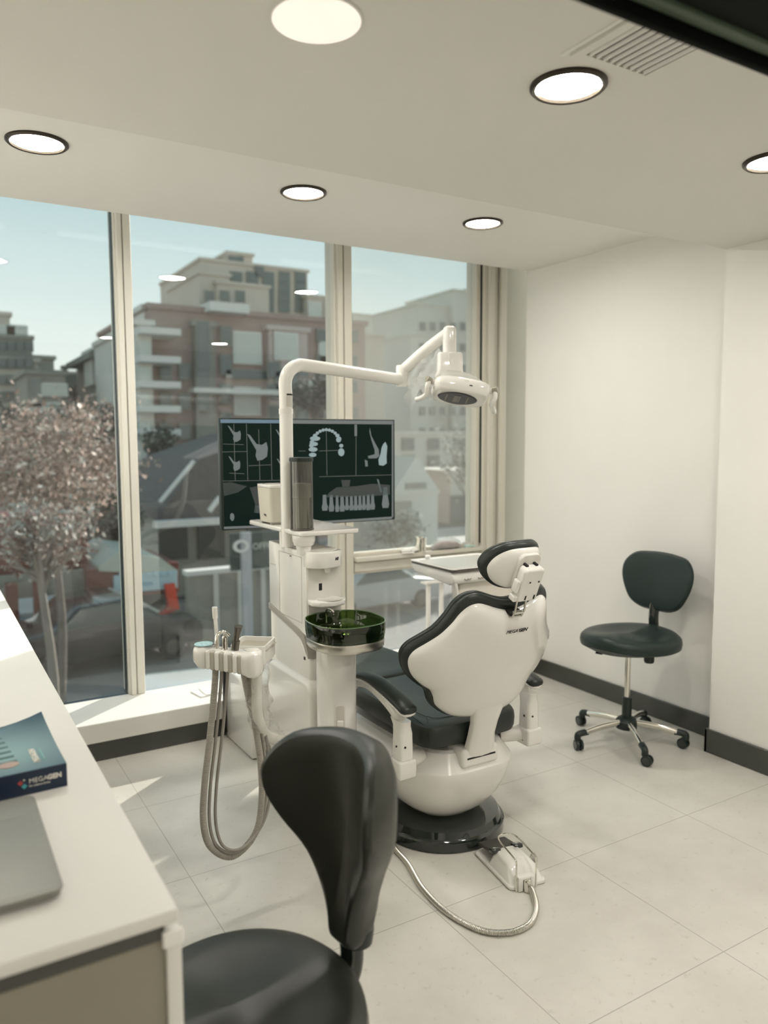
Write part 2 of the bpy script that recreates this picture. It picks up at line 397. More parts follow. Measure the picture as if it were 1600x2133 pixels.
# book
def book_cover():
    m, nt, out = nodes('book_cover_teal'); L = nt.links; N = nt.nodes.new
    b = N('ShaderNodeBsdfPrincipled'); L.new(b.outputs[0], out.inputs['Surface']); b.inputs['Roughness'].default_value = .3
    tc = N('ShaderNodeTexCoord'); mp = N('ShaderNodeMapping'); L.new(tc.outputs['Object'], mp.inputs[0]); mp.inputs['Location'].default_value = (.50,-.62,0)
    g = N('ShaderNodeTexGradient'); g.gradient_type = 'SPHERICAL'; mp.inputs['Scale'].default_value = (4.6,5.2,1); L.new(mp.outputs[0], g.inputs[0])
    r = N('ShaderNodeValToRGB'); e = r.color_ramp.elements; e[0].color = (.024,.060,.088,1); e[1].color = (.23,.36,.36,1); e[0].position=.05; e[1].position=.85
    L.new(g.outputs['Fac'], r.inputs['Fac']); L.new(r.outputs['Color'], b.inputs['Base Color'])
    return m
bk = thing('book', 'thick teal blue paperback book with a navy spine lying on the white countertop', 'book', (.228, 1.667, cz), math.radians(2))
NAVY = mat('navy_spine', (.010,.022,.050), .35)
obj('pages', box(B(), (-.27,.003,.002), (-.004,.288,.046)), mat('paper_edges', (.70,.68,.6), .8, bump=.3, bscale=400), bk, local=True)
cvb = B(); nx, ny = 10, 10
g0 = [[V((-.272+.274*i/nx, .0+.292*j/ny, .047+.010*max(0,(i/nx-.55)/.45)**2*(j/ny)**2*2.2)) for i in range(nx+1)] for j in range(ny+1)]
for dz in (0, .0015):
    vs = [[cvb.verts.new(p+V((0,0,dz))) for p in row] for row in g0]
    for j in range(ny):
        for i in range(nx): cvb.faces.new((vs[j][i],vs[j][i+1],vs[j+1][i+1],vs[j+1][i]))
obj('cover', cvb, book_cover(), bk, local=True)
obj('spine', box(B(), (-.272,-.003,0), (.002,.0015,.0485), .0008, 1), NAVY, bk, local=True, label='navy spine with white lettering')
obj('back_cover', box(B(), (-.272,0,0), (.002,.29,.0018)), NAVY, bk, local=True)
MB = MW[bk.name]; ux = MB.to_3x3()@V((1,0,0)); uy = MB.to_3x3()@V((0,1,0)); uz = V((0,0,1))
WINK = mat('pale_ink', (.78,.76,.68), .5)
text('MEGA', .0135, WINK, bk, MB@V((-.071,-.0035,.0275)), ux, uz, bold=-.0001, align='LEFT')
text('GEN', .0135, WINK, bk, MB@V((-.036,-.0035,.0275)), ux, uz, bold=.0006, align='LEFT')
text('For Lifetime Smiles', .0052, WINK, bk, MB@V((-.071,-.0035,.0175)), ux, uz, align='LEFT')
RD = mat('red_print', (.45,.06,.07), .5); CY = mat('cyan_print', (.07,.38,.42), .5)
for k, (dx, dz, mm, nm) in enumerate(((-.0865,.0275,RD,'logo_mark'),(-.0795,.0195,CY,'logo_mark'),(-.0795,.0325,WINK,'logo_mark'))):
    obj(nm, prism(B(), [(0,-.0055),(.0055,0),(0,.0055),(-.0055,0)] if k < 2 else [(0,-.002),(.002,0),(0,.002),(-.002,0)], (dx,-.0032,dz), (1,0,0), (0,0,1), (0,-1,0), 0, .0006), mm, bk, local=True)
cvz = .0492
text('MEGAGEN', .017, WINK, bk, MB@V((-.048,.075,cvz+.0006)), uy, -ux, bold=.0003, align='CENTER')
text('For Lifetime Smiles', .008, mat('aqua_print', (.35,.62,.60), .5), bk, MB@V((-.034,.075,cvz+.0006)), uy, -ux, align='CENTER')
# printed screw-like implant on the cover
im = B()
for i in range(6):
    w = .030-.002*i
    prism(im, [(-w,-.006),(w,-.002),(w,.008),(-w,.004)], (-.112,.065+.030*i,cvz-.0008), (1,0,0), (0,1,0), (0,0,1), 0, .0010)
obj('cover_picture', im, mat('dark_teal_print', (.06,.13,.12), .4), bk, local=True)
im = B(); lathe(im, [(.020,0),(.020,.0010)], (-.100,.052,cvz-.0008), 20, ry=.8); obj('cover_picture', im, mat('rose_print', (.42,.30,.25), .4), bk, local=True)
# laptop
lp = thing('laptop', 'closed silver laptop lying on the near end of the white countertop', 'laptop', (.008, 1.43, cz))
lo = lambda x0,x1,y0,y1,r: [(x0+r*(1-math.cos(a)) if s==0 else 0,0) for s,a in ()]
def rrect(x0, x1, y0, y1, r, n=5):
    o = []
    for cx, cy, a0 in ((x1-r,y0+r,-90),(x1-r,y1-r,0),(x0+r,y1-r,90),(x0+r,y0+r,180)):
        for i in range(n+1):
            a = math.radians(a0+90*i/n); o.append((cx+r*math.cos(a), cy+r*math.sin(a)))
    return o
obj('base', prism(B(), rrect(-.19,.150,-.186,.190,.016), (0,0,0), (1,0,0), (0,1,0), (0,0,1), .002, .011, .003), LAPT, lp, local=True)
obj('lid', prism(B(), rrect(-.19,.153,-.190,.190,.018), (0,0,0), (1,0,0), (0,1,0), (0,0,1), .0125, .018, .002), LAPT, lp, local=True)
obj('lid_panel', prism(B(), rrect(-.18,.142,-.180,.100,.012), (0,0,0), (1,0,0), (0,1,0), (0,0,1), .0178, .0186, .0005), LAPT, lp, local=True)
obj('hinge', box(B(), (-.17,.186,.006), (.13,.192,.014), .002, 1), BLKP, lp, local=True)

# ================================================================== STOOLS
def stool(loc, rz, label, seat_z, back_half, back_base, back_v, lean, k, lm, tw=0., tz=0., base=True, seat=(.255,.235)):
    t = thing('wheeled_stool', label, 'stool', loc, rz, 'wheeled leatherette stools')       # local: sitter faces -X, backrest on +X
    a0 = math.radians(0)
    if base:
        obj('hub', lathe(B(), [(.030,.070),(.052,.078),(.055,.115),(.044,.130),(.026,.140)], n=28), BLKP, t, local=True)
        obj('sleeve', lathe(B(), [(.024,.12),(.024,.235),(.020,.240)], n=24), BLKP, t, local=True)
        obj('gas_lift', lathe(B(), [(.014,.2),(.014,seat_z-.05)], n=20), CHROME, t, local=True)
        for i in range(5):
            a = base_rot+2*PI*i/5; d = V((math.cos(a), math.sin(a), 0)); L = .285
            lg = obj('leg', tube(B(), [d*.045+V((0,0,.108)), d*.15+V((0,0,.100)), d*(L-.045)+V((0,0,.082))], .0155, 12, 4, flat=1.25), CHROME, t, local=True, label='chrome star-base leg')
            b = B(); tube(b, [d*(L-.055)+V((0,0,.083)), d*(L-.02)+V((0,0,.080)), d*L+V((0,0,.072)), d*L+V((0,0,.048))], .0165, 12, 4); obj('leg_cap', b, BLKP, lg, local=True)
            sp = a+.9+i*1.7; e = V((math.cos(sp), math.sin(sp), 0)); s = V((-e.y, e.x, 0)); cc = d*L+e*.012+V((0,0,.027))
            b = B()
            for q in (-1, 1):
                cyl(b, cc+s*.006*q, cc+s*.018*q, .027, .0255, 22)
            cyl(b, cc-s*.008, cc+s*.008, .010); obj('caster', b, BLKP, lg, local=True)
            b = B()
            for q in (-1, 1): obj('caster_rim', cyl(B(), cc+s*.0178*q, cc+s*.0188*q, .019, n=22), BLKG, lg, local=True)
    # saddle seat : grid-lofted
    sx, sy = seat; n = 64; rings = []
    def top(x, y):
        X, Y = x/sx, y/sy; r2 = X*X+Y*Y
        return .018*math.exp(-((X+.55)**2*4+Y*Y*7))-.020*math.exp(-((X-.10)**2*4+(abs(Y)-.38)**2*7))+.012*X*X-.022*max(0,r2-.62)
    prof = [(.0,1),(.25,1),(.5,1),(.7,1),(.84,1),(.93,.9),(.985,.55),(1.0,0.),(.985,-.5),(.93,-.85),(.8,-1),(.5,-1),(.0,-1)]
    for s, h in prof:
        row = []
        for i in range(n):
            a = 2*PI*i/n; x, y = sx*s*math.cos(a), sy*s*math.sin(a)*(1-.10*math.cos(a))
            s = max(s, .002)
            x, y = sx*s*math.cos(a), sy*s*math.sin(a)*(1+.10*math.cos(a))
            mid = .0; th = .034
            z = seat_z-.034+th*h+(top(x, y) if h > -.9 else -.008)+(-.016 if h < 0 else 0)*(1-abs(h))*.5
            if h < 1 and h > 0: z = seat_z-.034+th*h+top(x, y)
            row.append(V((x, y, z)))
        rings.append(row)
    obj('seat', loft(B(), rings), lm, t, local=True)
    obj('seat_mechanism', box(box(B(), (-.09,-.07,seat_z-.088), (.12,.07,seat_z-.064), .006, 2), (-.20,.03,seat_z-.085), (-.06,.07,seat_z-.078), .003, 1), BLKP, t, local=True)
    # back post
    x0 = sx+back_base[0]
    pts = [V((.08,0,seat_z-.075)), V((x0-.09,0,seat_z-.085)), V((x0-.02,0,seat_z-.075)), V((x0,0,seat_z-.03)), V((x0-.005,tw*.2,seat_z+.04)), V((x0+.005+back_v[0],tw,seat_z+back_v[1]+.04))]
    b = B(); tube(b, pts, .026, 12, 6, flat=.5); obj('back_post', b, BLKG, t, local=True, label='black steel back post')
    b = B(); tube(b, [p+V((-.006,-.012,.002)) for p in pts[2:]], .004, 8, 6); tube(b, [p+V((-.006,.012,.002)) for p in pts[2:]], .004, 8, 6); obj('post_rib', b, BLKG, t, local=True)
    obj('adjust_knob', lathe(B(), [(.022,0),(.026,.01),(.026,.045),(.022,.05)], (.055,-.085,seat_z-.150), 16), BLKP, t, local=True)
    return t, V((x0+back_v[0]+.02, tw, seat_z+back_v[1])), x0
base_rot = math.radians(-133)
ST = thing
s1, bc, _ = stool((3.045,2.67,0), math.radians(12), 'dark green-black leatherette stool on a chrome five-star base, standing by the right wall', .575, None, (-.005,0), (.0,.075), 0, 0, LEATHG, seat=(.262,.245))
W = V((.14,-.08,.98)).normalized(); U = V((.04,1,.05)).normalized(); N = U.cross(W); N = -N if N.x > 0 else N; W = N.cross(U); W = -W if W.z < 0 else W
hb = [(0,0),(.08,.004),(.14,.035),(.178,.10),(.198,.17),(.190,.235),(.145,.285),(.07,.300),(0,.304)]
obj('backrest', shell(B(), mirror(hb), (0,.15), bc, U, W, N, .9, [(.01,0,-.022),(.6,0,-.022),(.85,0,-.018),(.96,0,-.006),(1,.004,.010),(1,0,.022),(.95,0,.034),(.8,0,.040),(.5,0,.042),(.01,0,.043)]), LEATHG, s1, local=True)
base_rot = math.radians(20)
s2, bc2, x0 = stool((.468,1.345,0), math.radians(8), 'dark olive leatherette stool in the foreground beside the counter', .475, None, (.028,0), (.0,.045), 0, 0, LEATHS, seat=(.250,.25))
W = V((.09,.06,.98)).normalized(); U = V((.0,1,-.06)).normalized(); N = U.cross(W); N = -N if N.x > 0 else N
hb2 = [(0,0),(.030,.006),(.040,.05),(.058,.10),(.098,.17),(.156,.235),(.190,.30),(.188,.36),(.146,.415),(.07,.438),(0,.442)]
obj('backrest', shell(B(), mirror(hb2), (0,.25), bc2+V((-.024,-.012,-.03)), U, W, N, 2.6, [(.01,0,-.050),(.5,0,-.050),(.78,0,-.044),(.93,0,-.030),(1,.002,.0),(1.01,.003,.014),(1,0,.028),(.95,0,.040),(.86,0,.044),(.66,0,.036),(.4,0,.030),(.01,0,.028)]), LEATHS, s2, local=True)
obj('back_collar', lathe(B(), [(.02,-.01),(.034,.0),(.038,.03),(.030,.07)], tuple(bc2+V((-.012,-.008,-.038))), 24), BLKP, s2, local=True)
# ================================================================== DENTAL CHAIR
XC = 1.75
dc = thing('dental_chair', 'dental patient chair with white glossy shells and black upholstery on a round black base', 'dental chair', (XC, 2.49, 0))
obj('base', lathe(B(), [(.244,0),(.2555,.006),(.2555,.040),(.249,.047),(.243,.050),(.232,.072),(.19,.088),(.10,.094),(.01,.095)], (1.752,2.485,0), 72), BLKG, dc, label='round glossy black base plate')
def sring(z, hx, y0, y1, ex=3., n=64): return circ((XC,(y0+y1)/2,z), hx, n, (y1-y0)/2, ex=ex)
hull = [(.076,.05,2.42,2.58,2.2),(.080,.10,2.375,2.62,2.3),(.10,.145,2.335,2.68,2.4),(.135,.185,2.295,2.74,2.6),(.18,.215,2.262,2.80,2.8),(.235,.238,2.240,2.88,3),(.285,.250,2.226,2.96,3.2),(.312,.256,2.220,3.02,3.3),(.320,.256,2.220,3.04,3.3),(.384,.214,2.258,3.10,3.3),(.392,.20,2.27,3.11,3.3)]
obj('pedestal_shell', loft(B(), [sring(*h) for h in hull]), WHITE, dc, smooth=24)
# rear housing around the backrest support
obj('support_housing', box(B(), (XC-.085,2.218,.335), (XC+.085,2.36,.410), .016, 4), WHITE, dc)
obj('support_slot', box(B(), (XC-.066,2.2160,.370), (XC+.066,2.228,.3765), .001, 1), SLOT, dc)
# seat cushion
def seatout(pts): return [V((a,b,0)) for a,b in pts]+[V((-a,b,0)) for a,b in pts[::-1] if a > 1e-6]
rg = [(.01,0,0),(.6,0,0),(.93,0,0),(.985,0,.006),(1,.002,.022),(1,.004,.050),(1,.001,.072),(.985,0,.082),(.93,0,.086),(.8,0,.085),(.5,0,.080),(.01,0,.078)]
so = [(0,2.25),(.13,2.252),(.19,2.265),(.222,2.31),(.226,2.40),(.226,2.62),(.222,2.80),(.205,2.865),(.12,2.875),(0,2.875)]
obj('seat_cushion', shell(B(), seatout(so), (0,2.55), (XC,0,.418), (1,0,0), (0,1,0), (0,0,1), 0, rg, kf=lambda x,y: .30*x*x*min(1,max(0,(y-2.3)/.2))), LEATH, dc)
lo_ = [(0,2.88),(.13,2.88),(.185,2.90),(.205,2.97),(.200,3.10),(.188,3.30),(.165,3.46),(.10,3.50),(0,3.505)]
obj('leg_cushion', shell(B(), seatout(lo_), (0,3.2), (XC,0,.425), (1,0,0), (0,1,0), (0,0,1), 0, rg, kf=lambda x,y: .55*x*x-.02*max(0,y-3.1)), LEATH, dc)
obj('leg_rest_shell', box(B(), (XC-.15,2.95,.385), (XC+.15,3.42,.43), .03, 4), WHITE, dc)
def seam(pts, r=.0013): return tube(B(), pts, r, 6, 6)
zt = .505
for s in (-1, 1):
    obj('seam', seam([(XC+s*.20,2.285,zt-.006),(XC+s*.207,2.40,zt+.011),(XC+s*.20,2.62,zt+.011),(XC+s*.185,2.80,zt+.009)]), SEAM, dc)
    obj('seam', seam([(XC+s*.15,2.36,zt+.002),(XC+s*.165,2.45,zt+.006),(XC+s*.155,2.65,zt+.006),(XC+s*.12,2.78,zt+.002)]), SEAM, dc)
obj('seam', seam([(XC-.15,2.36,zt+.0045),(XC-.12,2.335,zt),(XC,2.325,zt-.003),(XC+.12,2.335,zt),(XC+.15,2.36,zt+.0045)]), SEAM, dc)
obj('seam', seam([(XC-.20,2.285,.499),(XC-.15,2.272,.495),(XC,2.268,.494),(XC+.15,2.272,.495),(XC+.20,2.285,.499)]), SEAM, dc)
obj('seam', seam([(XC-.16,2.345,zt+.004),(XC-.19,2.29,.499),(XC-.205,2.268,.475),(XC-.208,2.262,.452)]), SEAM, dc)
# support strap of the back
O = V((XC,2.214,.534)); Wb = V((0,-.3615,.9324)); Nb = V((0,.9324,.3615)); Ub = V((1,0,0))
sec = []
for p, hw in ((V((XC,2.226,.374)),.066),(V((XC,2.214,.42)),.060),(V((XC,2.206,.46)),.055),(V((XC,2.190,.51)),.056),(V((XC,2.178,.55)),.064),(V((XC,2.172,.58)),.075)):
    sec.append([p+V((u*hw, w, 0)) for u, w in ((-1,.004),(-.9,-.004),(-.5,-.009),(0,-.010),(.5,-.009),(.9,-.004),(1,.004),(1,.026),(0,.03),(-1,.026))])
obj('back_support', loft(B(), sec), WHITE, dc, smooth=60)
half = [(0,0),(.068,.001),(.130,.010),(.17,.030),(.198,.055),(.211,.088),(.230,.118),(.265,.140),(.297,.170),(.315,.208),(.318,.242),(.305,.275),(.272,.312),(.238,.352),(.210,.40),(.192,.44),(.168,.470),(.138,.482),(.105,.476),(.070,.464),(.03,.454),(0,.452)]
def kb(x, y): return .9*x*x
obj('backrest_shell', shell(B(), mirror(half), (0,.24), O, Ub, Wb, Nb, .9, [(.01,0,-.040),(.3,0,-.040),(.55,0,-.038),(.72,0,-.034),(.84,0,-.027),(.92,0,-.018),(.97,0,-.009),(1,0,.003),(1,.001,.012),(.97,0,.014),(.01,0,.014)]), WHITE, dc, smooth=60)
halfc = [(u, v+.016*min(1, max(0, (v-.36)/.08))) for u, v in half]
obj('backrest_cushion', shell(B(), mirror(halfc), (0,.24), O, Ub, Wb, Nb, .9, [(.01,0,.0145),(.9,0,.0145),(1,.001,.013),(1,.008,.016),(1,.013,.024),(1,.014,.036),(1,.012,.038),(1,.014,.040),(1,.013,.054),(1,.006,.064),(.97,0,.068),(.85,0,.067),(.5,0,.063),(.01,0,.062)]), LEATH, dc, smooth=60)
def onback(u, v, w): return O+Ub*u+Wb*v+Nb*(.9*u*u+w)
P = catmull(mirror(halfc), 3, True); b = B()
nn = []
for i in range(len(P)):
    t = P[(i+1)%len(P)]-P[i-1]; q = V((t.y,-t.x,0)).normalized(); nn.append(q)
q = [onback(P[i].x+nn[i].x*.0137, P[i].y+nn[i].y*.0137, .038) for i in range(len(P))]
tube(b, q+[q[0]], .0016, 6, 1); obj('piping', b, SEAM, dc)
# lettering on the shell
to = onback(.0,.352,-.0405)
text("MEGA'", .0190, INK, dc, onback(.0145,.394,-.0400), Ub+Nb*.0, Wb, shear=.25, align='RIGHT', label='black lettering on the backrest shell')
text('GEN', .0190, INK, dc, onback(.0150,.394,-.0400), Ub, Wb, shear=.25, bold=.0006, align='LEFT', label='black lettering on the backrest shell')
# neck slot, neck and headrest
obj('neck_slot', box(B(), (-.028,-.004,-.006), (.028,.006,.03), .002, 1, M=Matrix((( Ub.x,Wb.x,Nb.x,onback(0,.452,-.02).x),(Ub.y,Wb.y,Nb.y,onback(0,.452,-.02).y),(Ub.z,Wb.z,Nb.z,onback(0,.452,-.02).z),(0,0,0,1)))), SLOT, dc)
Wh = V((0,-.3899,.9209)); Nh = V((0,.9209,.3899)); Oh = V((XC,1.996,1.015))+Nh*.042-Wh*.004
def onhead(u, v, w): return Oh+Ub*u+Wh*v+Nh*w
nb = B()
for s in (-1, 1): tube(nb, [onback(s*.021,.445,-.026), onback(s*.0205,.475,-.032), onhead(s*.020,-.010,-.040), onhead(s*.019,.05,-.045)], .0038, 8, 4)
tube(nb, [onback(-.021,.462,-.030), onback(.021,.462,-.030)], .0048, 8, 1)
box(nb, (-.020,-.006,-.004), (.020,.016,.0), .001, 1, M=Matrix(((Ub.x,Wb.x,Nb.x,onback(0,.452,-.02).x),(Ub.y,Wb.y,Nb.y,onback(0,.452,-.02).y),(Ub.z,Wb.z,Nb.z,onback(0,.452,-.02).z),(0,0,0,1))))
obj('headrest_neck', nb, STEEL, dc, label='bright metal headrest neck')
hh = [(u*.84, .004+v*.90) for u, v in [(0,.010),(.050,.011),(.082,.017),(.108,.032),(.124,.056),(.130,.085),(.118,.125),(.092,.158),(.055,.179),(0,.186)]]
obj('headrest_shell', shell(B(), mirror(hh), (0,.09), Oh, Ub, Wh, Nh, 4., [(.01,0,-.018),(.5,0,-.018),(.75,0,-.014),(.9,0,-.008),(.97,0,-.001),(1,0,.006),(.97,0,.010),(.01,0,.010)]), WHITE, dc, smooth=60)
obj('headrest_cushion', shell(B(), mirror(hh), (0,.095), Oh, Ub, Wh, Nh, 4., [(.01,0,.0105),(.9,0,.0105),(1,.001,.009),(1,.007,.012),(1,.011,.020),(1,.0115,.030),(1,.010,.032),(1,.0115,.034),(1,.009,.044),(1,.0,.052),(.9,0,.056),(.5,0,.054),(.01,0,.052)]), LEATH, dc, smooth=60)
MH = Matrix(((Ub.x,Wh.x,Nh.x,Oh.x),(Ub.y,Wh.y,Nh.y,Oh.y),(Ub.z,Wh.z,Nh.z,Oh.z),(0,0,0,1)))
obj('headrest_recess', prism(B(), rrect(-.044,.050,.02,.158,.026), Oh, Ub, Wh, Nh, -.022, -.005, .003), WHITE2, dc)
hb_ = obj('headrest_bracket', prism(B(), rrect(-.042,.046,-.006,.124,.016), Oh, Ub, Wh, Nh, -.060, -.020, .009), WHITE, dc)
for u in (-.008,.030):
    for v in (.070,.004):
        bb = B(); prism(bb, [(u-.003,v),(u+.003,v),(u+.003,v+(.006 if v > .05 else .016)),(u-.003,v+(.006 if v > .05 else .016))], Oh, Ub, Wh, Nh, -.0612, -.0595); obj('bracket_slot', bb, SLOT, dc)
for u in (-.022,.020):
    bb = B(); prism(bb, [(u-.006,.1235),(u+.006,.1235),(u+.004,.130),(u-.004,.130)], Oh, Ub, Wh, Nh, -.040, -.022); obj('bracket_slot', bb, SLOT, dc)
obj('release_lever', prism(B(), rrect(-.056,-.042,.030,.078,.006), Oh, Ub, Wh, Nh, -.055, -.028, .005), WHITE, dc)
obj('release_knob', prism(B(), rrect(-.055,-.038,-.004,.022,.007), Oh, Ub, Wh, Nh, -.058, -.026, .006), WHITE, dc)
# arms
for s in (-1, 1):
    xa = XC+s*.300; xi = XC+s*.235
    ar = obj('armrest', box(B(), (xa-.038,2.255,.335), (xa+.038,2.335,.405), .010, 3), WHITE, dc)
    obj('arm_joint', cyl(B(), (xa,2.31,.372), (XC+s*.19,2.35,.372), .030), WHITE2, ar)
    ps = []
    for z, hx, y0, y1 in ((.405,.031,2.262,2.328),(.50,.029,2.264,2.326),(.525,.024,2.266,2.335),(.545,.022,2.262,2.355)):
        ps.append([V((xa+a, b2, z)) for a, b2 in [(p[0], p[1]) for p in rrect(-hx,hx,y0,y1,.016,4)]])
    obj('arm_post', loft(B(), ps), WHITE, ar, smooth=50)
    rail = [V((xa,2.285,.50)), V((xa,2.33,.555)), V((xa,2.42,.592)), V((xa,2.52,.612)), V((xa,2.61,.600)), V((xa,2.655,.575))]
    obj('arm_rail', tube(B(), rail, .017, 12, 6, flat=1.3), WHITE, ar)
    padp = [V((xa,2.238,.588)), V((xa,2.30,.606)), V((xa,2.40,.628)), V((xa,2.50,.640)), V((xa,2.60,.630)), V((xa,2.665,.596))]
    Q = catmull(padp, 6); rings = []; n = 20; tot = len(Q)-1
    for i, p in enumerate(Q):
        t = i/tot; f = min(1, math.sqrt(max(0.02, 1-max(0, (.10-t)/.10)**2)))*min(1, .35+.65*math.sqrt(max(0, min(1, (1-t)/.5))))
        tg = (Q[min(i+1,tot)]-Q[max(i-1,0)]).normalized(); up = V((1,0,0)).cross(tg)
        if up.z < 0: up = -up
        rings.append([p+V((1,0,0))*.036*f*math.cos(2*PI*k/n)+up*.019*f*math.sin(2*PI*k/n) for k in range(n)])
    obj('arm_lip', loft(B(), [[V((xa+(p.x-xa)*.93, p.y+.004, Q[i].z-.013+(p.z-Q[i].z)*.62)) for p in r_] for i, r_ in enumerate(rings)][:30]), WHITE, ar)
    obj('arm_pad', loft(B(), rings), LEATH, ar, label='black padded armrest top')
    b = B()
    for z in (.355,.455): cyl(b, (xa-.0325,2.288,z), (xa-.0385 if z < .4 else xa-.0285,2.288,z), .0038 if z > .4 else .0025, n=12)
    for z in (.455,): cyl(b, (xa-.01,2.2605,z), (xa-.01,2.266,z), .004, n=12)
    obj('screw', b, SLOT, ar)

# ================================================================== DENTAL UNIT
du = thing('dental_unit', 'white dental unit tower with cup filler and round pillar left of the chair', 'dental unit', (1.33, 2.8, 0))
x0, x1, y0, y1 = 1.255, 1.408, 2.68, 3.05
# upper body
obj('upper_body', prism(B(), [(y0,.79),(y1,.86),(y1,1.13),(y0+.02,1.118),(y0,1.118)], (x0,0,0), (0,1,0), (0,0,1), (1,0,0), 0, x1-x0, .006), WHITE, du)
hd = [(x0-.0012,y0+.02),(x0-.0012,y0-.012),(x0+.012,y0-.035),(x0+.045,y0-.056),(x0+.085,y0-.058),(x0+.125,y0-.040),(x1-.004,y0-.012),(x1,y0+.02)]
hb3 = obj('filler_head', prism(B(), hd, (0,0,0), (1,0,0), (0,1,0), (0,0,1), 1.062, 1.126, .006), WHITE, du)
text('N2', .0155, INK, du, (x0+.108,y0-.0492,1.096), (.04,.018,0), (0,0,1), shear=.35, bold=.0006, name='lettering')
obj('filler_recess_panel', box(B(), (x0+.006,y0-.004,.83), (x1-.004,y0+.004,1.066), .001, 1), WHITE2, du)
obj('filler_nozzle', lathe(B(), [(.009,0),(.013,.010),(.014,.022)], (x0+.078,y0-.028,1.042), 20), WPAINT, du)
obj('sensor_window', box(B(), (x0+.052,y0-.0055,.970), (x0+.066,y0-.003,.998), .001, 1), SLOT, du)
lip = [(x0+.004,y0+.0),(x0+.002,y0-.040),(x0+.025,y0-.075),(x0+.080,y0-.090),(x0+.130,y0-.072),(x0+.152,y0-.036),(x0+.150,y0+.0)]
cs = obj('cup_shelf', prism(B(), lip, (0,0,0), (1,0,0), (0,1,0), (0,0,1), .918, .940, .006), WHITE, du)
b = B(); loft(b, [circ((x0+.080,y0-.040,z), r, 36) for r, z in ((.048,.9402),(.050,.9425),(.044,.9425),(.040,.9405))], cap=True); obj('shelf_ring', b, WHITE, cs)
obj('tray_hollow', prism(B(), [(x0+.02,y0+.30),(x0+.02,y0+.03),(x0+.05,y0-.03),(x0+.10,y0-.03),(x1-.012,y0+.01),(x1-.012,y0+.30)], (0,0,0), (1,0,0), (0,1,0), (0,0,1), 1.119, 1.1275, .002), WHITE2, du)
b = B()
for z0, z1, ya, yb in ((1.098,1.1,2.72,2.94),(.838,.84,2.72,2.94),(.838,1.1,2.72,2.722),(.838,1.1,2.938,2.94)): box(b, (x0-.0006,ya,z0), (x0+.001,yb,z1))
obj('door_outline', b, GREYP, du)
obj('door_catch', box(B(), (x0-.001,2.815,1.090), (x0+.001,2.83,1.0935)), SLOT, du)
obj('panel_joint', box(B(), (x0-.0008,2.975,1.033), (x0+.001,3.05,1.0355)), GREYP, du)
# trim band
tbn = [(y1+.002,.862),(y1+.002,.838),(2.80,.792),(2.735,.775),(2.705,.752),(2.69,.728),(2.665,.708),(2.665,.73),(2.682,.760),(2.70,.79),(2.74,.808)]
obj('trim_band', prism(B(), [(a,z) for a, z in tbn], (x0-.004,0,0), (0,1,0), (0,0,1), (1,0,0), 0, .155, .002), GREYP, du, label='grey trim band across the tower')
# lower body
lb = [(y0-.02,.05),(y1+.02,.05),(y1+.02,.50),(y1,.55),(y1,.845),(2.80,.795),(2.735,.772),(2.705,.73),(y0-.02,.70)]
obj('lower_body', prism(B(), lb, (x0+.002,0,0), (0,1,0), (0,0,1), (1,0,0), 0, .150, .012), WHITE, du)
obj('side_cover', prism(B(), rrect(y0-.055,y1+.0,.06,.625,.05), (x0-.018,0,0), (0,1,0), (0,0,1), (1,0,0), 0, .14, .018), WHITE, du)
obj('socket', box(B(), (x0+.0005,2.70,.695), (x0+.003,2.713,.708)), SLOT, du)
obj('base_plate', prism(B(), rrect(1.262,1.478,2.48,3.10,.05), (0,0,0), (1,0,0), (0,1,0), (0,0,1), 0, .052, .012), WHITE, du)
# pillar with rocker switch
pc = V((1.322,2.565,0)); pr_ = .072
obj('pillar', lathe(B(), [(pr_+.002,.03),(pr_,.05),(pr_,.775),(pr_-.006,.785)], (pc.x,pc.y,0), 48, ex=2.4), WHITE, du)
va = math.radians(-108); vd = V((math.cos(va), math.sin(va), 0)); vt_ = V((-vd.y, vd.x, 0))
sw = obj('switch_plate', prism(B(), rrect(-.020,.020,-.052,.052,.010), pc+vd*(pr_-.006)+V((0,0,.520)), vt_, (0,0,1), vd, 0, .013, .003), WHITE2, du)
obj('switch_recess', prism(B(), rrect(-.016,.016,-.046,.046,.008), pc+vd*(pr_+.0065)+V((0,0,.520)), vt_, (0,0,1), vd, 0, .0012, .0003), mat('warm_grey_plastic', (.55,.52,.45), .4), sw)
obj('rocker_switch', box(B(), (-.012,-.014,0), (.012,.012,.010), .004, 3, M=Matrix(((vt_.x,0,vd.x,0),(vt_.y,0,vd.y,0),(0,1,0,0),(0,0,0,1))).to_4x4() if False else Matrix.Translation(pc+vd*(pr_+.007)+V((0,0,.500)))@Matrix(((vt_.x,0,vd.x,0),(vt_.y,0,vd.y,0),(0,1,0,0),(0,0,0,1)))), WHITE2, sw)
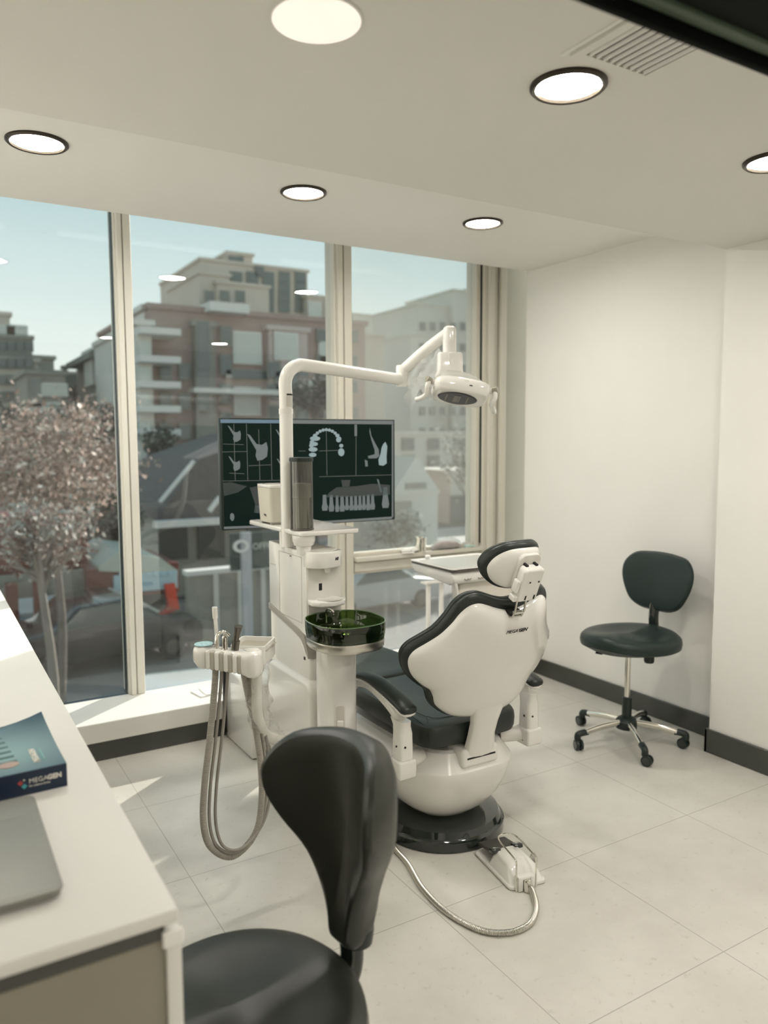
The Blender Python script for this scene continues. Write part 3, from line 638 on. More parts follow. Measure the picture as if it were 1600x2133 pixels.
# cuspidor bowl
bc_ = V((1.335,2.515,0)); RB = (.140,.150)
def bring(z, s): return circ((bc_.x,bc_.y,z), RB[0]*s, 56, RB[1]*s, ex=2.5)
bl = obj('cuspidor_bowl', loft(B(), [bring(z, s) for z, s in ((.822,.90),(.822,.97),(.845,.995),(.884,1.0),(.887,.99),(.884,.975),(.846,.965),(.832,.93),(.828,.5),(.828,.02))], cap=False), GREENG, du, label='green tinted glass spittoon bowl')
obj('bowl_rim', tube(B(), bring(.886,.988)+[bring(.886,.988)[0]], .0022, 8, 1), mat('green_glass_edge', (.10,.16,.07), .1, coat=.8), bl)
obj('drain', lathe(B(), [(.022,0),(.026,.003),(.020,.006),(.01,.004)], (bc_.x,bc_.y,.829), 28), CHROME, bl)
obj('bowl_inner_base', loft(B(), [bring(z, s) for z, s in ((.8235,.02),(.8235,.93),(.8265,.92),(.8265,.02))]), mat('dark_green_glass_floor', (.015,.035,.015), .06, coat=.8), bl)
obj('bowl_band', loft(B(), [bring(z, s) for z, s in ((.786,.80),(.788,.93),(.796,.965),(.818,.975),(.8225,.965),(.8225,.7))]), STEEL, du, label='brushed metal band under the bowl')
obj('spout', tube(B(), [V((1.30,2.60,.86)), V((1.30,2.60,.905)), V((1.305,2.575,.915)), V((1.31,2.555,.905))], .004, 8, 5), CHROME, du)
# table top on the tower
tt = obj('table_top', prism(B(), rrect(1.228,1.488,2.66,3.22,.030), (0,0,0), (1,0,0), (0,1,0), (0,0,1), 1.186, 1.204, .005), WHITE, du)
PX, PY = 1.250, 2.835
obj('table_post', lathe(B(), [(.022,0),(.022,.07)], (PX+.012,PY+.06,1.12), 24), WHITE, du)
# cup holder under the table
# ------------------------------------------------ things standing on the table top
cd = thing('cup_dispenser', 'tall smoked plastic cup dispenser tube with a black lid on the tower table', 'cup dispenser', (1.268,2.738,1.207))
D0 = (1.268,2.738)
obj('tube', loft(B(), [circ((*D0,z), r, 40) for r, z in ((.0445,1.2075),(.0445,1.470),(.0425,1.470),(.0425,1.2075))], cap=False), SMOKE, cd)
obj('lid', lathe(B(), [(.0465,0),(.0470,.008),(.046,.014),(.040,.016)], (*D0,1.4705), 40), BLKP, cd)
obj('base_ring', lathe(B(), [(.046,0),(.046,.004),(.0445,.005)], (*D0,1.2062), 40), BRUSH, cd)
obj('rail', box(box(B(), (D0[0]-.0465,D0[1]-.004,1.21), (D0[0]-.0425,D0[1]+.004,1.47)), (D0[0]+.0425,D0[1]-.004,1.21), (D0[0]+.0465,D0[1]+.004,1.47)), BRUSH, cd)
b = B(); pr2 = []
for i in range(16):
    z = 1.385-i*.0034; pr2 += [(.0335,z),(.0365,z-.0008),(.0365,z-.0022),(.0330,z-.0030)]
pr2 += [(.031,1.33),(.028,1.212)]
lathe(b, [(r,z) for r,z in pr2], (*D0,0), 32)
tag(obj('paper_cups', b, mat('paper_cup_white', (.80,.80,.76), .6)), 'nested stack of white paper cups inside the smoked dispenser tube', 'paper cups')
cf = thing('cup_funnel', 'white cup holder funnel hanging under the front corner of the tower table', 'cup holder', (1.262,2.712,1.12))
obj('holder', lathe(B(), [(.0445,1.186),(.0440,1.165),(.0410,1.158),(.0385,1.148),(.0360,1.147)][::-1], (1.262,2.712,0), 40), WHITE, cf)
obj('cup', lathe(B(), [(.026,1.112),(.0265,1.1125),(.031,1.147),(.031,1.150)], (1.262,2.712,0), 40), WPAINT, cf)
tb2 = thing('tissue_box', 'small rounded beige plastic box on the left of the tower table', 'box', (1.285,3.03,1.2045), math.radians(0))
bx = (1.225,1.338,2.955,3.10)
obj('body', loft(B(), [[V((x,y,z)) for x,y in rrect(bx[0]+d,bx[1]-d,bx[2]+d,bx[3]-d,.018)] for z, d in ((1.2115,.010),(1.215,.007),(1.352,0),(1.356,0))]), mat('beige_plastic', (.60,.57,.48), .45, var=.02), tb2)
obj('lid', prism(B(), rrect(bx[0]-.001,bx[1]+.001,bx[2]-.001,bx[3]+.001,.018), (0,0,0), (1,0,0), (0,1,0), (0,0,1), 1.3565, 1.370, .003), WHITE, tb2)
obj('opening', prism(B(), rrect(bx[0]+.025,bx[1]-.025,bx[2]+.025,bx[3]-.025,.010), (0,0,0), (1,0,0), (0,1,0), (0,0,1), 1.3695, 1.3708), GREYP, tb2)
obj('feet', box(box(B(), (bx[0]+.012,bx[2]+.012,1.2045), (bx[1]-.012,bx[2]+.03,1.212)), (bx[0]+.012,bx[3]-.03,1.2045), (bx[1]-.012,bx[3]-.012,1.212)), GREYP, tb2)
text('Bmg', .013, BRUSH, tb2, (bx[0]+.0050,3.02,1.243), (0,-1,0), (0,0,1), bold=.0004)

# ================================================================== OPERATING LIGHT
ol = thing('operating_light', 'white dental operating lamp on a curved pole rising from the unit tower', 'operating light', (PX, PY, 1.13))
obj('pole', lathe(B(), [(.0265,1.13),(.0265,1.655)], (PX,PY,0), 28), WHITE, ol)
obj('pole_ring', lathe(B(), [(.0272,1.655),(.0276,1.660),(.0276,1.672),(.0268,1.676)], (PX,PY,0), 28), WHITE2, ol)
da = V((math.sin(math.radians(72)), math.cos(math.radians(72)), 0)); top0 = V((PX,PY,0))
arm = [top0+V((0,0,1.67)), top0+V((0,0,1.73)), top0+V((0,0,1.785)), top0+V((0,0,1.825))+da*.022, top0+V((0,0,1.848))+da*.065, top0+V((0,0,1.851))+da*.12, top0+V((0,0,1.842))+da*.38, top0+V((0,0,1.828))+da*.72]
obj('curved_arm', tube(B(), arm, .0262, 24, 8), WHITE, ol)
nd = V((math.cos(math.radians(-60)), math.sin(math.radians(-60)), 0))
obj('label_plate', loft(B(), [[V((PX+.0268*math.cos(a), PY+.0268*math.sin(a), z)) for a in [math.radians(d) for d in range(-108,-20,8)]]+[V((PX+.0262*math.cos(a), PY+.0262*math.sin(a), z)) for a in [math.radians(d) for d in range(-28,-112,-8)]] for z in (1.682,1.735)]), STEEL, ol)
obj('label_print', loft(B(), [[V((PX+.0271*math.cos(a), PY+.0271*math.sin(a), z)) for a in [math.radians(d) for d in range(-105,-23,8)]]+[V((PX+.0264*math.cos(a), PY+.0264*math.sin(a), z)) for a in [math.radians(d) for d in range(-30,-108,-8)]] for z in (1.727,1.733)]), SLOT, ol)
J = top0+da*.72; 
obj('joint', lathe(B(), [(.029,1.795),(.031,1.804),(.031,1.884),(.028,1.894)], (J.x,J.y,0), 28), WHITE, ol)
K = V((2.03,2.82,2.045))                         # top of the drop bracket
obj('lift_arm', tube(B(), [V((J.x,J.y,1.870)), V((J.x,J.y,1.870))*.5+K*.5+V((0,0,-.004)), K+V((0,0,-.02))], .0255, 20, 4), WHITE, ol)
obj('elbow', lathe(B(), [(.026,-.12),(.030,-.115),(.0305,-.02),(.027,-.004),(.018,.003)], tuple(K), 28), WHITE, ol)
hdg = math.radians(-28)                              # head frame
HU = V((math.cos(hdg), math.sin(hdg), 0)); HV = V((-math.sin(hdg), math.cos(hdg), 0))
def frame(O, U, Vv, W): return Matrix(((U.x,Vv.x,W.x,O.x),(U.y,Vv.y,W.y,O.y),(U.z,Vv.z,W.z,O.z),(0,0,0,1)))
Z = V((0,0,1))
MK = frame(K, HU, HV, Z)
b = B(); loft(b, [[MK@V((x,y,z)) for x,y in rrect(-hx,hx,-hy,hy,.018)] for z, hx, hy in ((-.112,.050,.034),(-.119,.054,.038),(-.190,.056,.040),(-.212,.064,.040),(-.222,.064,.034),(-.238,.040,.022))]); obj('yoke', b, WHITE, ol, smooth=45)
b = B(); prism(b, [(-.012,0),(.012,0),(.004,-.05),(0,-.055),(-.004,-.05)], MK@V((0,-.038,-.114)), HU, Z, HV, -.006, .01, .002); obj('yoke_rib', b, WHITE, ol)
tilt = math.radians(20)
HC = K+V((.035,-.035,-.270)); 
HU2 = (HU*math.cos(math.radians(9))-Z*math.sin(math.radians(9))).normalized(); HN = (Z*math.cos(tilt)+HV*math.sin(tilt)); HN = (HN-HU2*HN.dot(HU2)).normalized(); HV2 = HN.cross(HU2)
MHd = frame(HC, HU2, HV2, HN)
def hring(z, hx, hy, dx=0., ex=3.): return [MHd@V((p.x+dx, p.y, p.z)) for p in circ((0,0,z), hx, 48, hy, ex=ex)]
hd_ = obj('lamp_head', loft(B(), [hring(-.046,.092,.062,.0,3.2),hring(-.048,.106,.074,.0,3.4),hring(-.042,.117,.084,0,3.8),hring(-.016,.126,.091,0,4.2),hring(.008,.124,.088,0,4.2),hring(.018,.112,.078,-.004,3.6),hring(.022,.085,.056,-.008)]), WHITE, ol, smooth=50)
obj('clear_hood', loft(B(), [hring(.014,.108,.072,-.002),hring(.034,.100,.066,-.010),hring(.056,.078,.052,-.022),hring(.070,.045,.030,-.036)], cap=True), CLEARH, ol, smooth=60)
obj('hood_core', loft(B(), [hring(.018,.050,.046,-.030,2),hring(.045,.044,.038,-.034,2),hring(.065,.030,.026,-.030,2)]), WHITE, ol, smooth=60)
obj('lamp_window', loft(B(), [hring(-.0470,.088,.060,-.010,1.8),hring(-.0505,.086,.058,-.010,1.8)]), mat('dark_reflector', (.035,.035,.035), .30, metal=.3), hd_, label='dark reflector window')
b = B()
for dx, w_ in ((-.060,.003),(-.018,.010),(-.002,.004),(.034,.003)):
    b = B(); prism(b, rrect(dx-w_,dx+w_,-.034,.034,.002), MHd@V((0,0,-.0505)), HU2, HV2, -HN, 0, .0012); obj('reflector', b, BRUSH, hd_)
obj('sensor', prism(B(), rrect(-.007,.007,-.0025,.0025,.002), MHd@V((.030,-.0905,-.020)), HU2, HN, -HV2, 0, .001), SLOT, hd_)
obj('front_badge', prism(B(), [(.010*math.cos(a),.0035*math.sin(a)) for a in [2*PI*i/20 for i in range(20)]], MHd@V((.010,-.0905,.000)), HU2, HN, -HV2, 0, .001), WPAINT, hd_)
for s in (-1, 1):
    h0 = MHd@V((s*.115,-.015,-.004)); h = B()
    cyl(h, h0, MHd@V((s*.140,-.030,.002)), .012)
    hn = obj('handle', h, WHITE, ol)
    obj('handle_knob', cyl(B(), MHd@V((s*.138,-.028,.0)), MHd@V((s*.158,-.040,.004)), .0145), mat('khaki_grey_plastic', (.30,.28,.22), .4), hn)
    obj('handle_grip', tube(B(), [MHd@V((s*.148,-.034,-.006)), MHd@V((s*.150,-.03,-.030)), MHd@V((s*.146,.0,-.050)), MHd@V((s*.165,.05,-.052)), MHd@V((s*.178,.095,-.040))], .0115, 12, 6), WHITE, hn)
# clear wrap hanging from lift arm
b = B(); a0 = V((J.x,J.y,1.86)); a1 = K+V((-.02,.0,-.04)); g = []
for i in range(10):
    row = []
    for j in range(8):
        p = a0.lerp(a1, .08+.84*i/9); hgt = (.13+.03*math.sin(i*1.3))*(1+.5*i/9)
        row.append(b.verts.new(p+V((0.01*math.sin(j*2+i), .012*math.sin(j*1.3+i*.8), -.018-hgt*j/7))))
    g.append(row)
for i in range(9):
    for j in range(7): b.faces.new((g[i][j],g[i+1][j],g[i+1][j+1],g[i][j+1]))
obj('plastic_wrap', b, CLEARH, ol, smooth=80, label='crinkled clear plastic cover hanging from the lift arm')

# ================================================================== ASSISTANT HOLDER
HB = V((.838,2.385,.010)); hu = V((.78,-.626,0)); hv = V((.626,.78,0))
ah = thing('instrument_holder', 'white assistant instrument holder with finger slots, tray and hanging hoses left of the tower', 'instrument holder', (HB.x,HB.y,0))
def h(u, v, z): return HB+hu*u*.88+hv*v+Z*z
bar = []
for u, w, zb, ze, y0_ in [(-.128,.010,.835,.868,0),(-.124,.030,.822,.874,0),(-.105,.040,.806,.878,0),(-.085,.042,.802,.879,0),(-.070,.034,.806,.870,.004),(.050,.034,.797,.862,.004),(.062,.038,.786,.864,0),(.085,.043,.778,.866,0),(.108,.040,.776,.866,0),(.122,.028,.782,.862,0),(.127,.010,.795,.850,0)]:
    cc = (zb+ze)/2; hz = (ze-zb)/2
    bar.append([h(u, y0_-.008+w*math.copysign(abs(math.cos(a))**.55, math.cos(a)), cc+hz*math.copysign(abs(math.sin(a))**.55, math.sin(a))) for a in [2*PI*i/28 for i in range(28)]])
obj('holder_bar', loft(B(), bar), WHITE, ah, smooth=60)
for i in range(4):
    u = -.066+.034*i
    obj('finger', box(B(), (-.0085,-.048,-.032), (.0085,.026,.032), .008, 3, M=frame(h(u,0,.838-.0035*i), hu, hv, Z)), WHITE, ah)
    obj('slot_liner', box(B(), (-.0082,-.046,-.031), (.0082,.022,.031), .006, 3, M=frame(h(u+.017,0,.835-.0035*i), hu, hv, Z)), mat('slot_grey', (.44,.42,.36), .5) if i == 0 else MATS['slot_grey'], ah)
obj('button_panel', prism(B(), [(.030*math.cos(a),.032*math.sin(a)) for a in [2*PI*i/32 for i in range(32)]], h(-.096,-.006,.879), hu, hv, Z, 0, .0016), mat('pale_aqua_panel', (.34,.52,.55), .3), ah)
b = B()
for i in range(7):
    a = 2*PI*i/6; r = .017 if i < 6 else 0
    prism(b, [(r*math.cos(a)+.006*math.cos(t), r*math.sin(a)+.0025*math.sin(t)) for t in [2*PI*k/10 for k in range(10)]], h(-.096,-.006,.8806), hu, hv, Z, 0, .0008)
obj('button_print', b, mat('aqua_print_light', (.62,.78,.78), .3), ah)
obj('finger_dish', prism(B(), [(.024*math.cos(a),.020*math.sin(a)) for a in [2*PI*i/28 for i in range(28)]], h(.088,-.004,.8648), hu, hv, Z, 0, .0016, .0006), WHITE2, ah)
# tray box behind the bar
tw_ = obj('tray', loft(B(), [[h(u,v,z) for u,v in rrect(-.010+d,.125-d,.030+d,.165-d,.012)] for d, z in ((.012,.795),(.004,.800),(0,.808),(0,.866),(.006,.866),(.007,.850),(.02,.849))]), WHITE, ah, smooth=40)
obj('tray_mat', prism(B(), rrect(.0,.115,.040,.155,.006), h(0,0,.8492), hu, hv, Z, 0, .002), mat('tray_mat_taupe', (.36,.33,.27), .4), tw_)
# post and elbow arm
ps_ = h(.070,.085,0)
obj('arm_collar', lathe(B(), [(.026,.776),(.028,.796)], (ps_.x,ps_.y,0), 24), WHITE2, ah)
elbow = [V((ps_.x,ps_.y,.79)), V((ps_.x,ps_.y,.70)), V((ps_.x,ps_.y,.64)), V((ps_.x+.012,ps_.y+.008,.590)), V((ps_.x+.06,ps_.y+.05,.52)), V((1.12,2.55,.44)), V((1.25,2.66,.33))]
obj('support_arm', tube(B(), elbow, .0205, 20, 6), WHITE, ah)
b = B(); Q = catmull(elbow[:6], 6); rings = []
rnd = random.Random(3); n = 22
for i, p in enumerate(Q):
    tg = (Q[min(i+1,len(Q)-1)]-Q[max(i-1,0)]).normalized(); u = V((1,0,0)); u = (u-tg*u.dot(tg)).normalized(); w = tg.cross(u)
    base = .026+.012*math.sin(min(1, i/8)*PI*.5)+.006*math.sin(i*.9)
    rings.append([p+u*(base+.006*math.sin(k*2.1+i*.7)+rnd.uniform(-.002,.002)+.012*math.cos(2*PI*k/n))*math.cos(2*PI*k/n)+w*(base+rnd.uniform(-.002,.002))*math.sin(2*PI*k/n) for k in range(n)])
loft(b, rings, cap=False); obj('plastic_sleeve', b, CLEAR, ah, smooth=25, label='crinkled clear plastic sleeve over the arm')
# instruments in the holder
sy = tag(obj('air_syringe', tube(B(), [h(-.046,-.005,.855), h(-.046,-.005,.895), h(-.041,.0,.912), h(-.024,.01,.918), h(-.006,.02,.904)], .0055, 12, 6, rf=lambda l, L: .0085-.004*l/L), CHROME), 'chrome air-water syringe with a bent tip in the instrument holder', 'dental syringe')
obj('button', box(B(), (-.004,-.010,-.008), (.004,-.004,.008), .002, 2, M=frame(h(-.046,-.005,.88), hu, hv, Z)), STEEL, sy)
hp2 = tag(obj('dental_handpiece', lathe(B(), [(.009,-.006),(.011,.0),(.009,.012),(.008,.040),(.0095,.050),(.006,.056)], tuple(h(-.012,-.012,.855)), 24), CHROME), 'short chrome handpiece standing in the middle slot of the instrument holder', 'dental handpiece')
obj('coupling', lathe(B(), [(.006,0),(.006,.006)], tuple(h(-.012,-.012,.9105)), 16), STEEL, hp2)
suc = thing('suction_handpiece', 'dark grey suction handpiece with a flared head in the instrument holder', 'suction tip', tuple(h(.022,-.006,.84)))
obj('body', tube(B(), [h(.022,-.006,.835), h(.025,-.006,.87), h(.030,-.006,.895)], .0125, 20, 3), BRUSH, suc)
obj('flared_head', tube(B(), [h(.030,-.006,.895), h(.034,-.006,.915), h(.040,-.006,.942)], .012, 20, 3, rf=lambda l, L: .0125+.008*(l/L)**1.6, flat=.6), BRUSH, suc)
sal = thing('saliva_ejector', 'white suction tube standing blurred behind the chrome syringe', 'suction tip', tuple(h(-.030,.03,.86)))
obj('stem', tube(B(), [h(-.052,.016,.85), h(-.056,.018,.92), h(-.060,.02,.962)], .0062, 12, 4), WHITE, sal)
obj('tip', tube(B(), [h(-.060,.02,.960), h(-.061,.02,.990), h(-.061,.02,.997)], .0088, 12, 3), WHITE, sal)
# hoses
def hose(u, r, bot, rear, kind, mt, far, dv=-.03):
    p = [h(u,dv+.02,.81), h(u-.002,dv+.01,.74), h(u-.016,dv-.01,.58), h(u-.034,dv-.03,.42), h(u-.034,dv-.045,.30), h(u-.008,dv-.04,.22), h((u+rear)/2+.012,dv,bot), h(rear+.030,far*.5,bot+.045), h(rear+.046,far,.32), h(rear+.040,far+.01,.46), h(rear+.018,far+.005,.62), h(rear,far,.785)]
    b = corr(B(), p, r) if kind else tube(B(), p, r, 12, 8)
    return obj('hose', b, mt, ah)
hose(-.050,.0105,.172,.040,True,HOSE,.075)
hose(-.030,.0052,.182,.052,False,HOSED,.095,dv=-.022)
hose(-.008,.0052,.196,.062,False,HOSED,.110,dv=-.018)
b = corr(B(), [h(.028,.055,.79), h(.036,.075,.70), h(.055,.10,.58), h(.085,.13,.45), h(.11,.16,.36), h(.18,.22,.30)], .0095); obj('hose', b, HOSE, ah)
b = tube(B(), [h(.045,.06,.79), h(.052,.08,.70), h(.080,.12,.56), h(.12,.16,.42), h(.20,.24,.32)], .005, 10, 6); obj('hose', b, HOSED, ah)

# ================================================================== DELIVERY TRAY
dt = thing('delivery_tray', 'white doctor tray table with a clear-edged top behind the patient headrest', 'instrument tray', (2.05,2.85,0))
TX0, TX1, TY0, TY1, TZ = 1.937, 2.33, 2.66, 2.99, .985
DZ = .015
TZf = .97
obj('tray_body', prism(B(), [(TY0+.0,.965),(TY0-.006,.955),(TY0-.002,.932),(TY0+.03,.924),(TY1-.03,.945),(TY1,.960),(TY1,.988),(TY0+.02,.985)], (TX0,0,0), (0,1,0), (0,0,1), (1,0,0), 0, TX1-TX0, .010), WHITE, dt)
obj('tray_top', prism(B(), rrect(TX0-.004,TX1+.004,TY0-.002,TY1+.004,.02), (0,0,0), (1,0,0), (0,1,0), (0,0,1), .985, .991, .002), BRUSH, dt)
tp = obj('tray_plate', loft(B(), [[V((x,y,z)) for x,y in rrect(TX0-.006+d,TX1+.006-d,TY0+.0+d,TY1+.008-d,.022)] for d, z in ((.006,.9915),(0,.994),(0,.998),(.006,.998),(.014,.994),(.03,.994))]), WPAINT, dt)
obj('tray_inlay', prism(B(), rrect(TX0+.024,TX1-.024,TY0+.03,TY1-.024,.012), (0,0,0), (1,0,0), (0,1,0), (0,0,1), .9942, .9958), mat('tray_inlay_grey', (.55,.56,.52), .25), tp)
b = B()
for xx in (TX0+.075,TX0+.15,TX0+.225,TX0+.30): tube(b, [V((xx-.018,TY0-.0065,.952)), V((xx-.008,TY0-.0085,.947)), V((xx,TY0-.0085,.952)), V((xx+.008,TY0-.0085,.947)), V((xx+.018,TY0-.0065,.952))], .0025, 8, 4)
obj('hanger_notch', b, GREYP, dt)
pn = obj('lower_panel', prism(B(), rrect(TX0+.045,TX1-.02,.66,.934,.035), (0,TY0+.022,0), (1,0,0), (0,0,1), (0,1,0), 0, .05, .012), mat('cream_panel', (.72,.68,.60), .4), dt)
b = B(); tube(b, [V((TX0+.012,TY0+.01,.945)), V((TX0+.022,TY0+.012,.905)), V((TX0+.036,TY0+.016,.82)), V((TX0+.048,TY0+.018,.74)), V((TX0+.060,TY0+.02,.66))], .013, 12, 5); obj('side_strut', b, WHITE, dt)
b = B(); tube(b, [V((TX0+.022,TY0+.006,.90)), V((TX0+.038,TY0+.008,.82)), V((TX0+.058,TY0+.010,.68))], .003, 8, 4); obj('strut_line', b, SLOT, dt)
obj('panel_mark', box(B(), (TX0+.135,TY0+.021,.828), (TX0+.147,TY0+.0225,.833)), SLOT, dt)
obj('support_post', lathe(B(), [(.12,0),(.12,.02),(.03,.03),(.028,.93)], (2.14,2.90,0), 28), WHITE, dt)
obj('tray_knob', lathe(B(), [(.008,.997),(.014,1.006),(.014,1.012),(.01,1.015)], (2.02,2.975,0), 16), WPAINT, dt)

# ================================================================== FOOT CONTROL
fp = thing('foot_control', 'white foot control pedal with a wire handle on the floor beside the chair base', 'foot pedal', (1.765,2.072,0), math.radians(-9.3))
MF = MW[fp.name]
obj('base_plate', prism(B(), rrect(-.074,.074,-.135,.130,.018), (0,0,0), (1,0,0), (0,1,0), (0,0,1), .001, .016, .005), WHITE, fp, local=True)
obj('hump', loft(B(), [[V((x,y,z)) for x,y in rrect(-hx,hx,ya,yb,.022)] for z, hx, ya, yb in ((.012,.069,-.130,.042),(.022,.066,-.124,.038),(.052,.056,-.100,.030),(.064,.046,-.080,.026),(.069,.040,-.066,.022))]), WHITE, fp, local=True, smooth=45)
obj('pedal_plate', box(B(), (-.058,-.052,-.006), (.058,.052,.006), .005, 3, M=Matrix.Translation((0,.078,.048))@Matrix.Rotation(math.radians(-9),4,'X')), mat('pedal_rubber', (.05,.048,.040), .5, bump=.3, bscale=300), fp, local=True)
for s in (-1, 1):
    bt = obj('button', box(B(), (-.018,-.016,-.008), (.018,.018,.008), .005, 3, M=Matrix.Translation((s*.046,.022,.066))@Matrix.Rotation(math.radians(-14),4,'X')), BLKG, fp, local=True)
    obj('button_mark', box(box(B(), (-.006,-.004,.0082), (.006,-.002,.0088), M=Matrix.Translation((s*.046,.022,.066))@Matrix.Rotation(math.radians(-14),4,'X')), (-.006,.001,.0082), (.002,.004,.0088), M=Matrix.Translation((s*.046,.022,.066))@Matrix.Rotation(math.radians(-14),4,'X')), WINK, bt, local=True)
wl = [(-.056,-.142,.004),(-.056,-.142,.06),(-.056,-.142,.104),(-.056,-.136,.112),(-.056,-.10,.118),(-.056,-.04,.124),(-.050,-.008,.127),(-.030,.008,.128),(-.006,.008,.128),(.014,-.008,.127),(.020,-.04,.124),(.020,-.10,.118),(.020,-.138,.112),(.020,-.146,.104),(.020,-.146,.06),(.020,-.146,.004)]
obj('wire_handle', tube(B(), wl, .0032, 10, 4), CHROME, fp, local=True)
obj('connector_housing', box(box(box(B(), (-.050,-.150,.002), (-.032,-.12,.050), .003, 2), (-.002,-.150,.002), (.014,-.12,.050), .003, 2), (-.050,-.148,.040), (.014,-.12,.052), .003, 2), WHITE, fp, local=True)
obj('connector', lathe(B(), [(.013,.002),(.0145,.006),(.0145,.036),(.012,.042),(.004,.043)], (-.017,-.152,0), 24), CHROME, fp, local=True)
obj('side_knob', lathe(B(), [(.004,.0),(.006,.012),(.016,.022),(.018,.030),(.010,.036)], (0,0,0), 20), GREYP, fp, local=True).matrix_basis = Matrix.Translation((.066,-.02,.030))@Matrix.Rotation(math.radians(90),4,'Y')
cpts = [MF@V((-.017,-.158,.030)), V((1.722,1.900,.020)), V((1.685,1.838,.0125)), V((1.64,1.795,.0115)), V((1.585,1.768,.0115)), V((1.512,1.772,.0115)), V((1.443,1.829,.0115)), V((1.407,1.961,.0115)), V((1.416,2.116,.0115)), V((1.456,2.269,.0115)), V((1.475,2.40,.0115)), V((1.52,2.48,.0115))]
obj('armoured_hose', corr(B(), cpts, .0092, .10, .0026, 12), STEEL, fp, label='ribbed metal armoured hose curling over the floor')

# ================================================================== MONITOR
mn = thing('monitor', 'wide black monitor showing dental x-ray scans behind the unit tower', 'monitor', (1.59,3.32,1.15))
mx0, mx1, mz0, mz1, my = 1.138, 2.042, 1.153, 1.652, 3.30
obj('casing', box(B(), (mx0,my,mz0), (mx1,my+.032,mz1), .004, 2), BLKP, mn)
obj('back_housing', box(B(), (mx0+.2,my+.03,mz0+.08), (mx1-.2,my+.055,mz1-.1), .02, 3), BLKP, mn)
obj('mount_arm', tube(B(), [V((1.56,my+.05,1.38)), V((1.52,my+.075,1.34)), V((1.50,my+.05,1.15)), V((1.46,my-.1,.98)), V((1.36,3.06,.93))], .018, 12, 5), WHITE, mn)
obj('screen', box(B(), (mx0+.012,my-.0012,mz0+.016), (mx1-.012,my+.002,mz1-.012)), mat('screen_black', (.003,.006,.005), .4, emit=(.004,.010,.008), estr=1.0, spec=.08), mn)
SG = mat('scan_grey', (.02,.02,.02), .3, emit=(.13,.155,.15), estr=1.0); SL = mat('scan_bright', (.02,.02,.02), .3, emit=(.26,.34,.34), estr=1.0)
SD = mat('scan_dim', (.02,.02,.02), .3, emit=(.026,.034,.031), estr=1.0); SB = mat('toolbar_blue', (.02,.02,.02), .3, emit=(.12,.19,.24), estr=1.0); SLN = mat('grid_line', (.02,.02,.02), .3, emit=(.11,.12,.10), estr=1.0)
SGR = mat('toolbar_grey', (.02,.02,.02), .3, emit=(.14,.155,.15), estr=1.0)
def suv(x, y):
    u = (x-75)/1455; tp_ = 85+15*u; bt_ = 1020-90*u; v = (y-tp_)/(bt_-tp_)
    uu = u/(u+(1-u)*.885) if 0 else u*(1.0)
    return (mx0+(mx1-mx0)*uu, mz1-(mz1-mz0)*v)
def spoly(b, pts, d=.0006): prism(b, [suv(*p) for p in pts], (0,my-.0013,0), (1,0,0), (0,0,1), (0,-1,0), 0, d)
def sline(b, x0, y0, x1, y1, w=4):
    dx, dy = x1-x0, y1-y0; L = math.hypot(dx, dy); nx, ny = -dy/L*w/2, dx/L*w/2
    spoly(b, [(x0+nx,y0+ny),(x1+nx,y1+ny),(x1-nx,y1-ny),(x0-nx,y0-ny)], .0004)
b = B(); spoly(b, [(82,98),(590,102),(590,130),(82,128)]); obj('toolbar', b, SB, mn)
b = B(); spoly(b, [(590,102),(1515,108),(1515,138),(590,132)]); spoly(b, [(1500,140),(1515,140),(1512,910),(1498,912)]); spoly(b, [(90,985),(420,975),(420,995),(90,1005)]); spoly(b, [(860,945),(1500,905),(1500,925),(860,965)]); spoly(b, [(1160,140),(1182,140),(1182,235),(1160,235)]); obj('toolbar', b, SGR, mn)
b = B()
for a in ((180,135,182,600),(275,135,277,600),(368,180,370,600),(462,135,464,600),(550,135,552,600),(88,365,275,362),(88,605,590,600),(285,480,460,472),(915,200,917,560),(1174,240,1170,560),(850,572,1500,556),(680,358,740,358),(850,358,1060,352),(100,300,250,305),(140,540,250,545)): sline(b, *a)
obj('grid_lines', b, SLN, mn)
def jaw(b, ox, oy, s):
    spoly(b, [(ox,oy),(ox+12*s,oy+4*s),(ox+42*s,oy+48*s),(ox+66*s,oy+52*s),(ox+86*s,oy+38*s),(ox+92*s,oy+66*s),(ox+88*s,oy+108*s),(ox+66*s,oy+124*s),(ox+44*s,oy+128*s),(ox+36*s,oy+104*s),(ox+40*s,oy+78*s),(ox+20*s,oy+40*s)])
b = B(); jaw(b, 135,150,1.05); jaw(b, 135,400,.95); jaw(b, 500,180,.8); jaw(b, 505,420,.75); jaw(b, 278,218,1.72)
spoly(b, [(1298,165),(1310,230),(1340,285),(1378,345),(1382,400),(1360,418),(1285,420),(1278,400),(1340,385),(1340,350),(1312,270),(1294,200)]); spoly(b, [(1250,430),(1275,440),(1278,485),(1255,488)])
islands('scan_bone', b, SG, mn)
b = B(); spoly(b, [(1405,330),(1420,300),(1440,282),(1458,320),(1450,400),(1452,460),(1420,480),(1380,475),(1375,430),(1395,380)])
ax, ay, arx, ary = 915, 330, 128, 148
for i in range(15):
    t = math.radians(180-12*i-6)
    if i in (13,): continue
    cx_, cy_ = ax+arx*math.cos(t), ay-ary*math.sin(t)*1.0
    w, hh_ = (26,22) if 3 < i < 11 else (34,26)
    spoly(b, [(cx_+w*.55*math.cos(k)*1.0, cy_+hh_*.62*math.sin(k)) for k in [2*PI*j/8+t for j in range(8)]])
